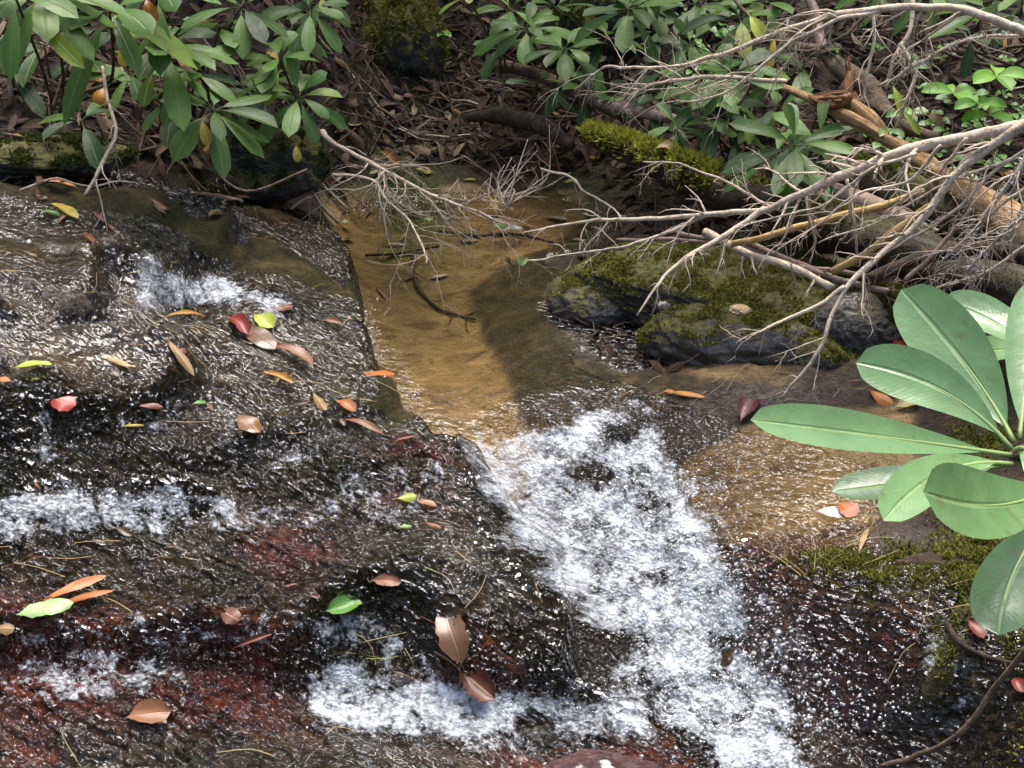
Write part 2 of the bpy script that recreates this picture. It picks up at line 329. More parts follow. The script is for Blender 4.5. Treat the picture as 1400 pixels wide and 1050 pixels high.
lev = LEVEL(np.clip(WX, -1.6, 1.5), np.clip(WY, 1.3, 4.7))
film = np.clip(1 - blobs([(150,250,330,14,1.3,.43),(420,275,60,16,1.2,.1),(380,315,30,14,.6,.15),(20,390,110,14,.3,.4),(365,465,70,22,.3,.17),(540,540,24,40,.8,.1),(1250,740,150,30,1.5,.06)], WX, WY), 0, 1)
turb = np.clip(blobs([(100,690,260,60,1,.12),(400,690,200,50,.8,.08),(230,385,70,40,1,.2),(370,415,80,20,.7,.18),(150,580,160,40,.7,.2),(500,650,150,45,.8,.07),(150,820,300,60,.8,.03),(400,800,200,60,.8,.02),(150,920,260,70,1,-.03),(480,940,110,60,1.2,-.12),(650,965,260,45,1.3,-.17),(300,1020,260,40,.7,-.1),(700,690,80,90,1,0),(760,780,80,90,1.2,-.05),
   (780,620,110,55,1.2,-.03),(860,570,90,30,.8,-.02),(900,620,80,60,.8,-.04),(850,700,160,90,1.2,-.1),(900,830,150,110,1.3,-.16),(960,960,190,110,1.2,-.2),(1100,880,110,60,.3,-.16),(1180,960,140,50,.3,-.19),(1050,1040,160,50,1,-.22),(850,960,80,40,1.2,-.18)], WX, WY), 0, 1.2)
CALM = ss(.03, -.05, sdf(pxpoly([(440,294),(800,248),(850,278),(745,420),(830,490),(900,530),(780,535),(690,560),(630,590),(590,580),(480,400)]), WX, WY))
# flow-aligned waves
fd = np.array([.86, -.5]); fu = WX * fd[0] + WY * fd[1]; fvv = -WX * fd[1] + WY * fd[0]
wv = fbm(fu * 9, fvv * 17, 3, 71) * .55 + (1 - np.abs(fbm(fu * 20, fvv * 38, 2, 73))) * .35 - .2
boil = (1 - np.abs(fbm(WX * 9, WY * 9, 3, 81)) * 1.6) * .8 + fbm(WX * 36, WY * 36, 3, 83) * .4 - .35
fm = np.clip(blobs([(740,640,70,45,1,-.05),(800,620,80,40,.8,-.04),(850,700,110,75,1.1,-.1),(900,830,110,90,1.2,-.16),(960,960,140,90,1.1,-.2),(1050,1040,130,40,.9,-.22)], WX, WY), 0, 1.1)
onled = ss(.17, .0, SEW)
fallm = np.clip(blobs([(665,640,45,40,1,.02),(715,720,60,60,1,-.02),(765,790,65,60,1,-.06),(800,840,40,40,.8,-.1),(205,375,34,34,1,.26)], WX, WY), 0, 1)
filmz = np.where(fallm > .25, np.maximum(blur(WZ0, 9), WZ0) + .012, np.maximum(WZS, WZ0 - .006)) + (.010 * film - .022 * (1 - film)) + wv * .0070 * (.55 + turb) * film
basin = blobs([(780,620,110,55,1,-.03),(850,700,170,90,1,-.1),(900,830,150,110,1,-.16)], WX, WY)
chan = lev + wv * (.0015 + .008 * turb) + boil * .042 * fm + .02 * blobs([(760,610,70,30,1,-.02)], WX, WY)
kk = .018
hmx = np.clip(.5 + .5 * (filmz - chan) / kk, 0, 1)
filmed = np.where(onled > .01, filmz, np.minimum(filmz, WZ0 - .01))
# film also runs over the red slab on the right
slab = blobs([(1080,800,110,45,1,-.08),(1150,870,130,50,1,-.1),(1230,870,70,60,1,0),(1240,930,70,40,1,-.08),(1280,900,40,50,1,0),(1375,960,60,90,1,-.03)], WX, WY) > .22
filmed = np.where(slab, WZS + .006 + wv * .005, filmed)
WZ = chan * (1 - hmx) + filmed * hmx + kk * hmx * (1 - hmx) * .5
WZ = np.where(filmed < chan - kk, chan, np.where(filmed > chan + kk, filmed, WZ))
# foam, plus white sheen painted on the right slab ridge
FOAM_SHEEN = [(235,388,34,22,1.05,.2),(275,398,60,12,.9,.19),(375,412,40,9,.75,.17),(205,370,22,30,.6,.25),
 (70,690,110,30,1.1,.14),(200,690,130,24,.9,.11),(30,720,60,20,.9,.12),(350,705,130,22,.45,.08),(500,650,120,25,.35,.07),(60,560,90,20,.3,.25),
 (330,860,90,18,.5,0),(60,870,120,20,.5,.02),(150,920,120,26,.45,0),(470,935,60,45,1.15,-.13),(400,850,80,30,.55,-.01),(470,860,60,40,.75,-.05),(540,965,110,34,1.2,-.16),(680,970,120,32,1.2,-.17),(790,980,90,30,1.15,-.19),(860,985,60,20,1,-.19),(560,890,40,30,.7,-.12),(640,1000,120,12,.5,-.16),(270,1000,160,18,.4,-.1),
 (690,655,55,45,1.15,.0),(735,720,65,50,1.2,-.04),(785,780,65,55,1.2,-.08),(825,840,50,50,1.2,-.13),(650,625,26,18,.8,.04),
 (745,640,85,44,1.15,-.04),(800,700,80,60,1.0,-.09),(850,790,70,70,1.05,-.14),(860,900,50,60,.9,-.18),(810,605,85,24,1,-.03),(870,590,60,18,.6,-.02),(850,690,120,60,1.05,-.08),(880,760,100,70,1.1,-.12),(900,830,85,75,1.25,-.16),(940,900,90,60,1.25,-.18),(970,960,110,60,1.2,-.2),(1030,1030,90,50,1.25,-.22),(940,660,60,30,.5,-.05),(960,700,60,40,.6,-.07),(1010,800,70,40,.55,-.13),(1080,880,60,30,.5,-.16),(1100,960,70,40,.5,-.19),(1150,930,60,20,.4,-.18),
 (530,470,20,40,.4,0),(500,445,14,26,.45,0),(560,540,10,50,.35,0),(870,640,70,40,.85,-.06),(1285,900,30,60,.85,-.02),(1265,850,30,40,.5,0),(1310,960,30,20,.6,-.07)]  # last three paint the slab ridge's sheen as white foam
PU, PV = proj(np.stack([WX, WY, WZ], -1)); foam = np.zeros(WX.shape)   # masks are laid where the photo shows them on the built surface
for b in FOAM_SHEEN: foam = np.maximum(foam, b[4] * np.exp(-1.2 * (((PU - b[0]) / b[2]) ** 2 + ((PV - b[1]) / b[3]) ** 2)))
FANP = np.array([(636,612),(700,597),(770,572),(850,558),(905,585),(935,645),(985,700),(975,745),(1010,800),(1045,850),(1060,910),(1090,970),(1110,1050),(1120,1250),(930,1250),(965,1045),(890,990),(800,1005),(640,1003),(480,990),(435,955),(460,915),(560,930),(700,948),(800,952),(870,935),(858,880),(800,850),(742,775),(700,700),(655,648)], float)
fsd = sdf(FANP, PU, PV) + 22 * fbm(WX * 9, WY * 9, 3, 95)
for pl, am in [([(440,925),(500,900),(560,935),(700,945),(800,955),(870,945),(890,1000),(800,1008),(640,1006),(480,995),(425,965)],1.1),([(0,655),(90,648),(180,665),(300,672),(420,690),(440,722),(300,735),(180,722),(110,742),(0,735)],.74),([(185,350),(212,352),(232,378),(300,385),(400,408),(395,424),(300,415),(225,420),(185,412)],1.0),
              ([(430,840),(500,830),(560,880),(600,915),(520,930),(440,930)],.68),([(0,905),(150,880),(320,930),(180,960),(0,985)],.68),([(0,860),(200,845),(400,860),(400,885),(150,885),(0,890)],.66),([(480,640),(640,625),(660,700),(560,720),(430,700)],.58),([(300,560),(480,585),(560,620),(400,640),(300,610)],.5),([(0,560),(120,560),(240,540),(230,590),(110,625),(0,640)],.6)]:
    q = sdf(np.array(pl, float), PU, PV) + 14 * fbm(WX * 11, WY * 11, 3, 97); foam = np.maximum(foam, am * .92 * (1 + .25 * fbm(WX * 8, WY * 8, 2, 98)) * ss(20, -14, q))
foam = np.maximum(np.minimum(foam, 1.1), np.maximum((.95 + .10 * np.clip(fallm, 0, 1) + .40 * fbm(WX * 7, WY * 7, 3, 99)) * ss(26, -30, fsd), .50 * ss(85, 0, fsd)))
dark = np.zeros(WX.shape)
for b in [(850,592,26,18,.9),(815,650,50,16,.3),(905,690,40,16,.35),(735,985,34,14,.9),(810,885,45,28,1.0),(900,790,30,12,.25),(985,880,30,14,.3),(930,740,26,10,.35)]: dark = np.maximum(dark, b[4] * np.exp(-1.2 * (((PU - b[0]) / b[2]) ** 2 + ((PV - b[1]) / b[3]) ** 2)))
foam = np.clip(foam - dark, 0, 1.25)
WZ = WZ + fallm * .012 * fbm(fu * 10, fvv * 60, 2, 91)
keepw = (WZ > WZ0 - .006)
kf = keepw.ravel()
Fw = grid_faces(len(wx), len(wy), lambda q: kf[q].any(1))
calm_a = np.maximum(CALM, .75 * np.clip(blobs([(120,475,150,30,1,.33),(60,325,150,26,1,.42),(220,290,120,18,.8,.36),(380,330,50,30,.7,.18),(1110,660,150,80,.7,-.02),(1150,850,110,55,.3,-.08),(800,470,80,50,.9,0),(370,465,70,30,.6,.17)], WX, WY), 0, 1))
def mat_water():
    t = NT('water_mat'); p = t.pos()
    fl = t.map(p, (1, 1, 1), (0, 0, R(30)))
    flS = t.map(fl, (1, 2.1, 1.5))
    a_f, a_t, a_c, a_fall = t.attr('foam'), t.attr('turb'), t.attr('calm'), t.attr('fall')
    nA = t.noise(30, 1, .4, flS, .35); nB = t.noise(66, 1, .4, flS, .3); nC = t.noise(12, 2, .5, flS)
    h = t.math('ADD', t.math('ADD', nA, t.math('MULTIPLY', nB, .36)), t.math('MULTIPLY', nC, .7))
    amp = t.math('MULTIPLY', t.math('ADD', .34, t.math('MULTIPLY', a_t, .75)), t.math('SUBTRACT', 1.0, t.math('MULTIPLY', a_c, .93)))
    b = t.n('Bump', {'Height': h, 'Strength': 1.0, 'Distance': t.math('MULTIPLY', amp, .052)}).outputs[0]
    fr = t.n('Fresnel', {'IOR': 1.41, 'Normal': b}).outputs[0]
    gl = t.n('BsdfGlossy', {'Color': (1, 1, 1, 1), 'Roughness': .10, 'Normal': b}).outputs[0]
    tr = t.n('BsdfTransparent', {'Color': (.92, .88, .78, 1)}).outputs[0]
    wat = t.n('MixShader', {0: fr, 1: tr, 2: gl}).outputs[0]
    # foam: broken and lacy, denser where the mask is high; drawn out along the flow; long streaks on the fall
    ch = t.map(t.map(p, (1, 1, 1), (0, 0, R(60))), (.6, 1.2, 1))
    l1 = t.noise(17, 3, .6, ch, .7); l2 = t.noise(58, 4, .65, t.map(p, (1, 1.2, 1)), .5)
    vor = t.n('TexVoronoi', {'Vector': p, 'Scale': 120.0, 'Randomness': 1.0}).outputs['Distance']
    vor2 = t.n('TexVoronoi', {'Vector': p, 'Scale': 260.0, 'Randomness': 1.0}).outputs['Distance']
    sn = t.noise(1.0, 4, .6, t.map(t.map(p, (1, 1, 1), (0, 0, R(28))), (7, 110, 12)))
    lace = t.math('ADD', t.math('MULTIPLY', t.math('SUBTRACT', l1, .5), 1.5), t.math('MULTIPLY', t.math('SUBTRACT', l2, .5), 1.3))
    lace = t.math('ADD', lace, t.math('MULTIPLY', t.math('SUBTRACT', .42, vor), .35))
    lace = t.mix(a_fall, lace, t.math('MULTIPLY', t.math('SUBTRACT', sn, .5), 2.4))
    msk = t.n('MapRange', {'Value': t.math('ADD', a_f, lace), 'From Min': .56, 'From Max': 1.3, 'To Min': 0.0, 'To Max': 1.0}).outputs[0]
    msk = t.math('MULTIPLY', msk, t.math('MINIMUM', t.math('MULTIPLY', a_f, 4.0), 1.0))
    hb = t.math('ADD', t.math('MULTIPLY', vor, -.8), t.math('MULTIPLY', vor2, -.35)); hb = t.math('ADD', hb, t.math('ADD', t.math('MULTIPLY', l2, 2.0), t.math('MULTIPLY', sn, t.math('MULTIPLY', a_fall, 2.0))))
    fb = t.n('Bump', {'Height': hb, 'Strength': .8, 'Distance': .008}).outputs[0]
    fc = t.ramp(l2, [(.32, (.40, .43, .46)), (.6, (.64, .67, .70))])
    fo = t.n('BsdfPrincipled', {'Base Color': fc, 'Roughness': .5, 'Normal': fb, 'Specular IOR Level': .3}).outputs[0]
    fmx = t.n('MixShader', {0: t.math('MULTIPLY', msk, t.n('MapRange', {'Value': a_fall, 'To Min': .93, 'To Max': .68}).outputs[0]), 1: wat, 2: fo}).outputs[0]
    return t.end(fmx)
M_WATER = mat_water()
Vw = np.stack([WX, WY, WZ], -1).reshape(-1, 3)
v, f, a = sub(Vw, Fw, {'foam': foam.ravel(), 'turb': turb.ravel(), 'calm': calm_a.ravel(), 'fall': fallm.ravel()})
water = mesh_obj('water', v, f, M_WATER, attrs=a); tag(water, kind='structure')
# ================================================================== builders for plants, wood and stones
def unit(a): a = np.asarray(a, float); return a / (np.linalg.norm(a) + 1e-12)
class MB:
    def __init__(s): s.V, s.F, s.U, s.T, s.n = [], [], [], [], 0
    def add(s, V, F, U, t):
        s.V.append(np.asarray(V, np.float32)); s.F += [tuple(i + s.n for i in f) for f in F]; s.U.append(np.asarray(U, np.float32)); s.T.append(np.full(len(V), t, np.float32)); s.n += len(V)
    def build(s, name, mat, parent=None, smooth=True, loc=None):
        V = np.concatenate(s.V)
        if loc is not None: V = V - np.asarray(loc, np.float32)
        o = mesh_obj(name, V, s.F, mat, parent, smooth, {'tint': np.concatenate(s.T)}, np.concatenate(s.U))
        if loc is not None: o.location = [float(q) for q in loc]
        return o
def leaf(mb, P0, P1, P2, w, up, a=1.0, b=.55, fold=.18, roll=0.0, wav=0.0, tint=.5, ns=8, pet=.12, cols=(-1, -.5, 0, .5, 1), twist=0.0, ragged=0.0):
    P0, P1, P2, up = map(lambda q: np.asarray(q, float), (P0, P1, P2, up))
    V, U, F = [], [], []; pk = (a / (a + b)) ** a * (b / (a + b)) ** b; ph = rng.uniform(0, 6)
    for i in range(ns + 1):
        t = i / ns
        p = (1 - t) ** 2 * P0 + 2 * t * (1 - t) * P1 + t * t * P2; tg = unit(2 * (1 - t) * (P1 - P0) + 2 * t * (P2 - P1))
        sd = unit(np.cross(tg, up)); nm = np.cross(sd, tg)
        if twist: 
            an = twist * (t - .4); sd, nm = sd * math.cos(an) + nm * math.sin(an), nm * math.cos(an) - sd * math.sin(an)
        q = max(0.0, (t - pet) / (1 - pet)); pr = max(q ** a * max(1 - q, 0) ** b / pk, .035 if t < .95 else .012) * (1 + ragged * rng.normal(0, 1))
        for c in cols:
            hw = w / 2 * pr; th = roll * c
            x = hw * (math.sin(th) / roll if abs(roll) > .05 else c); z = hw * ((1 - math.cos(th)) / roll if abs(roll) > .05 else 0) + fold * abs(c) * hw + wav * w * math.sin(t * 9 + ph + c * 1.5) * abs(c) * pr
            V.append(p + sd * x + nm * z); U.append((.5 + .5 * c, t))
    k = len(cols)
    for i in range(ns):
        for j in range(k - 1): F.append((i * k + j, i * k + j + 1, (i + 1) * k + j + 1, (i + 1) * k + j))
    mb.add(V, F, U, tint)
def smooth_path(P, n):
    P = np.asarray(P, float); m = len(P); out = []
    E = np.vstack([2 * P[0] - P[1], P, 2 * P[-1] - P[-2]])
    for s in np.linspace(0, m - 1 - 1e-9, n):
        i = int(s); t = s - i; a, b, c, d = E[i:i + 4]
        out.append(.5 * (2 * b + (c - a) * t + (2 * a - 5 * b + 4 * c - d) * t * t + (3 * b - a - 3 * c + d) * t ** 3))
    return np.array(out)
def tube(mb, P, r, k=6, tint=.5, rough=0.0, cap=True, flat=1.0):
    P = np.asarray(P, float); n = len(P); r = np.broadcast_to(np.asarray(r, float), (n,)) if np.ndim(r) else np.full(n, float(r))
    T = np.gradient(P, axis=0); T /= np.linalg.norm(T, axis=1)[:, None] + 1e-12
    u = unit(np.cross(T[0], [.13, .2, .97] if abs(T[0][2]) < .9 else [1, 0, .1])); V, U, F = [], [], []; L = 0.0; ph = rng.uniform(0, 50)
    for i in range(n):
        u = unit(u - T[i] * (u @ T[i])); vv = np.cross(T[i], u)
        if i: L += np.linalg.norm(P[i] - P[i - 1])
        for j in range(k):
            an = 2 * math.pi * j / k; rr = r[i] * (1 + rough * (float(fbm(np.array(ph + 1.7 * math.cos(an)), np.array(L * 14 + 1.7 * math.sin(an)), 3, 5)))) if rough else r[i]
            V.append(P[i] + (u * math.cos(an) + vv * math.sin(an) * flat) * rr); U.append((j / k, L))
    for i in range(n - 1):
        for j in range(k): F.append((i * k + j, i * k + (j + 1) % k, (i + 1) * k + (j + 1) % k, (i + 1) * k + j))
    if cap: F.append(tuple(range(k))[::-1]); F.append(tuple((n - 1) * k + j for j in range(k)))
    mb.add(V, F, U, tint)
def twig(mb, p0, d, L, r, lev=1, droop=.0, tint=.5, kids=3, curl=.35):
    n = 7; P = [np.asarray(p0, float)]; d = unit(d); bend = rng.normal(0, 1, 3) * curl
    for i in range(n - 1):
        d = unit(d + bend * .22 + rng.normal(0, .13, 3) + np.array([0, 0, -droop * .15])); P.append(P[-1] + d * L / (n - 1))
    P = np.array(P); tube(mb, P, np.linspace(r, r * .35, n), 5 if r > .003 else 4, tint)
    if lev > 0:
        for q in range(rng.integers(max(1, kids - 1), kids + 2)):
            i = rng.integers(1, n - 1); dd = unit(P[i + 1] - P[i]); s = unit(np.cross(dd, rng.normal(0, 1, 3)))
            twig(mb, P[i], dd * .75 + s * .75, L * rng.uniform(.3, .6), r * .55, lev - 1, droop, tint, kids, curl)
    return P
# ---------------------------------------------------------------- materials
def m_leaf(name, stops, rough=.38, trans=.25, rib=(.16, .2, .09), spots=0.0, glow=1.0, wet=0.0, objrnd=False, spec=.5, vein=.06):
    t = NT(name); uv = t.n('TexCoord').outputs['UV']; tint = t.attr('tint')
    if objrnd: tint = t.math('FRACT', t.math('ADD', tint, t.math('MULTIPLY', t.rnd(), .9)))
    c = t.ramp(tint, stops); p = t.obj()
    c = t.mix(t.ramp(t.noise(35, 4, .6, p), [(.4, 0.0), (.7, .45)]), c, t.mix(.55, c, (.02, .03, .01)))
    sx = t.n('SeparateXYZ', {0: uv}); ax = t.math('ABSOLUTE', t.math('SUBTRACT', sx.outputs[0], .5))
    ribm = t.ramp(ax, [(.0, 1.0), (.022, .7), (.05, 0.0)]); c = t.mix(t.math('MULTIPLY', ribm, .75), c, rib)
    vn_ = t.n('TexWave', {'Vector': t.n('CombineXYZ', {0: t.math('ADD', sx.outputs[1], t.math('MULTIPLY', ax, -.35)), 1: 0.0, 2: 0.0}).outputs[0], 'Scale': 9.0, 'Distortion': .6}, wave_type='BANDS').outputs['Fac']
    if spots:
        sp = t.ramp(t.noise(60, 3, .7, p), [(.60, 0.0), (.66, 1.0)]); c = t.mix(t.math('MULTIPLY', sp, spots), c, (.16, .10, .03))
    c = t.mix(t.math('MULTIPLY', vn_, vein), c, rib)
    h = t.math('ADD', t.math('MULTIPLY', vn_, vein * 2), t.math('ADD', t.noise(50, 3, .5, p), t.math('MULTIPLY', ribm, -1.0)))
    b = t.bump(h, .35, .003)
    pr = t.pbr(color=c, rough=t.ramp(t.noise(25, 3, .6, p), [(.3, rough - .1), (.7, rough + .12)]), normal=b, coat=wet * .35, coatr=.1, spec=spec * .7)
    tl = t.n('BsdfTranslucent', {'Color': t.mix(.5, c, t.mix(1.0, c, (1.6, 1.5, .7), 'MULTIPLY'))}).outputs[0]
    return t.end(t.n('MixShader', {0: trans, 1: pr, 2: tl}).outputs[0])
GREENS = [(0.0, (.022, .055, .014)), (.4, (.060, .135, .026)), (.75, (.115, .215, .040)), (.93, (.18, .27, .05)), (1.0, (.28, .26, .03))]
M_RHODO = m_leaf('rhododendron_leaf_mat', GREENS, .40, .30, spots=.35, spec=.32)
M_FRONT = m_leaf('front_leaf_mat', [(0, (.08, .15, .065)), (.5, (.17, .31, .125)), (1, (.22, .40, .14))], .26, .32, rib=(.27, .40, .16), spec=.9, spots=.35, vein=.012)
M_BRIGHT = m_leaf('seedling_leaf_mat', [(0, (.07, .17, .02)), (.5, (.12, .30, .03)), (1, (.20, .42, .05))], .45, .4, rib=(.25, .4, .1))
M_YEL = m_leaf('yellow_leaf_mat', [(0, (.34, .22, .015)), (.5, (.46, .33, .025)), (1, (.50, .42, .07))], .4, .3, rib=(.6, .5, .15), spots=.5, wet=.3)
M_LIME = m_leaf('lime_leaf_mat', [(0, (.17, .24, .02)), (1, (.42, .46, .05))], .4, .3, rib=(.6, .65, .2), spots=.2, wet=.3)
M_ORG = m_leaf('orange_leaf_mat', [(0, (.30, .075, .012)), (.5, (.42, .13, .015)), (1, (.48, .24, .03))], .4, .2, rib=(.5, .25, .08), spots=.3, wet=.4)
M_RUST = m_leaf('rust_leaf_mat', [(0, (.075, .016, .007)), (.5, (.125, .033, .012)), (1, (.19, .075, .028))], .42, .1, rib=(.4, .2, .1), spots=.3, wet=.4)
M_RED = m_leaf('red_leaf_mat', [(0, (.12, .014, .010)), (.6, (.32, .024, .016)), (1, (.42, .06, .03))], .35, .15, rib=(.4, .1, .05), wet=.5)
M_TAN = m_leaf('tan_leaf_mat', [(0, (.20, .105, .038)), (.5, (.28, .17, .065)), (1, (.40, .31, .14))], .5, .2, rib=(.5, .38, .2), spots=.4, wet=.2)
M_BRN = m_leaf('brown_leaf_mat', [(0, (.035, .016, .008)), (.5, (.07, .030, .012)), (1, (.14, .063, .022))], .3, .05, rib=(.2, .1, .05), wet=.7)
M_MAR = m_leaf('maroon_leaf_mat', [(0, (.05, .012, .012)), (1, (.11, .02, .018))], .35, .05, rib=(.1, .03, .03), wet=.4)
M_GRNW = m_leaf('wet_green_leaf_mat', [(0, (.06, .17, .02)), (.5, (.11, .26, .04)), (1, (.27, .40, .14))], .3, .25, rib=(.3, .45, .15), wet=.5)
LIT = [(0.0, (.010, .006, .004)), (.25, (.026, .014, .008)), (.45, (.052, .027, .014)), (.62, (.090, .048, .026)), (.78, (.14, .09, .052)), (.9, (.24, .18, .11)), (.96, (.30, .12, .03)), (1.0, (.40, .28, .06))]
M_LIT = m_leaf('dead_leaf_mat', LIT, .65, .04, rib=(.12, .08, .05), spots=.2, objrnd=False, spec=.25)
M_LITO = m_leaf('dead_leaf_single_mat', LIT, .6, .04, rib=(.12, .08, .05), spots=.2, objrnd=True, spec=.25)
M_GREYW = m_leaf('grey_wet_leaf_mat', [(0, (.22, .22, .22)), (1, (.4, .4, .4))], .25, .05, rib=(.4, .4, .4), wet=.8)
def m_wood(name, lo, mid, hi, sc=18, stretch=10, rough=.8, moss=None, wetness=0, bumpd=.008, streak=.5):
    t = NT(name); uv = t.n('TexCoord').outputs['UV']; p = t.pos()
    v = t.map(uv, (stretch, sc, 1)); n1 = t.noise(1.0, 6, .7, v, .5); n2 = t.noise(40, 5, .65, p); n3 = t.noise(130, 3, .6, p)
    f = t.math('ADD', t.math('MULTIPLY', n1, streak), t.math('MULTIPLY', n2, 1 - streak))
    c = t.ramp(f, [(.34, lo), (.5, mid), (.66, hi)]); r = rough
    if moss:
        mk_ = t.math('MULTIPLY', t.ramp(t.noise(9, 5, .7, p), [(.42, 0.0), (.58, 1.0)]), moss[1])
        up = t.n('SeparateXYZ', {0: t.n('NewGeometry').outputs['Normal']}).outputs[2]
        mk_ = t.math('MULTIPLY', mk_, t.ramp(up, [(.25, 0.0), (.65, 1.0)])); c = t.mix(mk_, c, moss[0])
    h = t.math('ADD', n1, t.math('ADD', t.math('MULTIPLY', n2, .6), t.math('MULTIPLY', n3, .4)))
    return t.end(t.pbr(color=c, rough=r, normal=t.bump(h, .9, bumpd), coat=wetness, coatr=.2, spec=.2))
M_TWIG = m_wood('pale_twig_mat', (.26, .19, .13), (.54, .43, .32), (.72, .61, .48), 60, 3)
M_BARK = m_wood('brown_twig_mat', (.04, .027, .017), (.10, .07, .045), (.20, .15, .10), 60, 3)
M_DARKT = m_wood('dark_twig_mat', (.015, .010, .007), (.045, .03, .02), (.10, .07, .05), 60, 3)
M_TANW = m_wood('tan_stick_mat', (.25, .15, .055), (.42, .28, .11), (.55, .40, .19), 12, 4, .6)
M_ORGW = m_wood('splintered_wood_mat', (.10, .05, .022), (.32, .19, .085), (.52, .37, .20), 9, 9, .75, bumpd=.012, streak=.75)
M_REDW = m_wood('red_heartwood_mat', (.05, .024, .012), (.17, .075, .033), (.40, .22, .10), 9, 9, .7, bumpd=.01, streak=.75)
M_ROSE = m_wood('pinkish_stick_mat', (.13, .085, .065), (.25, .17, .135), (.36, .27, .21), 20, 4, .7)
M_LOG = m_wood('rotten_log_mat', (.008, .005, .0035), (.028, .018, .010), (.08, .054, .028), 5, 16, .7, (( .085, .085, .018), .5), .1, .02, .7)
M_LOG2 = m_wood('mossy_log_mat', (.05, .035, .020), (.13, .10, .055), (.24, .19, .10), 6, 14, .8, ((.10, .105, .022), .9), 0, .015, .7)
def m_moss(name, a, b, c_):
    t = NT(name); p = t.pos(); c = t.ramp(t.math('ADD', t.math('MULTIPLY', t.noise(25, 4, .6, p), .6), t.math('MULTIPLY', t.attr('tint'), .4)), [(.3, a), (.5, b), (.68, c_)])
    pr = t.pbr(color=c, rough=.8, spec=.25); tl = t.n('BsdfTranslucent', {'Color': c}).outputs[0]
    return t.end(t.n('MixShader', {0: .3, 1: pr, 2: tl}).outputs[0])
M_MOSS = m_moss('moss_mat', (.055, .050, .010), (.155, .155, .026), (.28, .27, .05))
M_MOSSY = m_moss('yellow_moss_mat', (.12, .13, .012), (.26, .27, .03), (.42, .42, .06))
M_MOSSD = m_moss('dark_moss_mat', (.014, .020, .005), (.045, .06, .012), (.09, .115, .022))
def m_lichen():
    t = NT('lichen_mat'); return t.end(t.pbr(color=t.ramp(t.noise(60, 3, .6, t.pos()), [(.35, (.25, .26, .22)), (.6, (.55, .56, .50))]), rough=.9))
M_LICH = m_lichen()
def m_stone(name, cols, red=0, wet=.6):
    t = NT(name); p = t.obj(); n1 = t.noise(16, 7, .72, p, .3); n2 = t.noise(80, 5, .7, p)
    c = t.ramp(t.math('ADD', t.math('MULTIPLY', n1, .6), t.math('MULTIPLY', n2, .4)), [(.34, cols[0]), (.5, cols[1]), (.66, cols[2])])
    mm = t.attr('moss'); mc = t.ramp(t.noise(50, 5, .7, p), [(.35, (.035, .028, .010)), (.5, (.095, .085, .020)), (.68, (.17, .15, .036))])
    c = t.mix(mm, c, mc); rg = t.mix(mm, t.ramp(n2, [(.3, .22), (.7, .5)]), (.95, .95, .95))
    return t.end(t.pbr(color=c, rough=rg, normal=t.bump(t.math('ADD', n1, t.math('MULTIPLY', n2, 1.0)), 1.0, .018), spec=.45, coat=t.math('MULTIPLY', t.math('SUBTRACT', 1.0, mm), wet), coatr=.12))
M_STONE = m_stone('wet_stone_mat', ((.014, .011, .008), (.055, .044, .035), (.14, .115, .095)))
M_STONEB = m_stone('dark_stone_mat', ((.008, .007, .006), (.03, .026, .024), (.09, .08, .072)), wet=.3)
M_STONER = m_stone('red_stone_mat', ((.014, .006, .005), (.075, .020, .013), (.16, .05, .03)), wet=.9)
M_TANST = m_stone('tan_pebble_mat', ((.16, .10, .05), (.34, .22, .11), (.45, .32, .18)), wet=.2)

# ---------------------------------------------------------------- where a photo ray meets the ground, rock or water
def bvh_of(objs):
    Vs, Fs, n = [], [], 0
    for o in objs:
        me = o.data; a = np.empty(len(me.vertices) * 3, np.float32); me.vertices.foreach_get('co', a); a = a.reshape(-1, 3) + np.array(o.matrix_basis.translation)
        k = np.empty(len(me.loops), np.int32); me.loops.foreach_get('vertex_index', k)
        Fs += (k.reshape(-1, 4) + n).tolist() if len(me.loops) == 4 * len(me.polygons) else [[i + n for i in p.vertices] for p in me.polygons]
        Vs.append(a); n += len(a)
    return BVHTree.FromPolygons(np.concatenate(Vs).tolist(), Fs)
BV = bvh_of([ground, ledge]); BVW = bvh_of([ground, ledge, water])
def hit(u, v, tree=None):
    h = (tree or BVW).ray_cast(Vector((0, 0, CAM_H)), Vector(ray(u, v)))
    return (np.array(h[0]), np.array(h[1])) if h[0] is not None else (D(u, v, 4.5), np.array([0, 0, 1.]))
def down(x, y, tree=None, z=6):
    h = (tree or BV).ray_cast(Vector((x, y, z)), Vector((0, 0, -1)))
    return (np.array(h[0]), np.array(h[1])) if h[0] is not None else (np.array([x, y, 0.]), np.array([0, 0, 1.]))

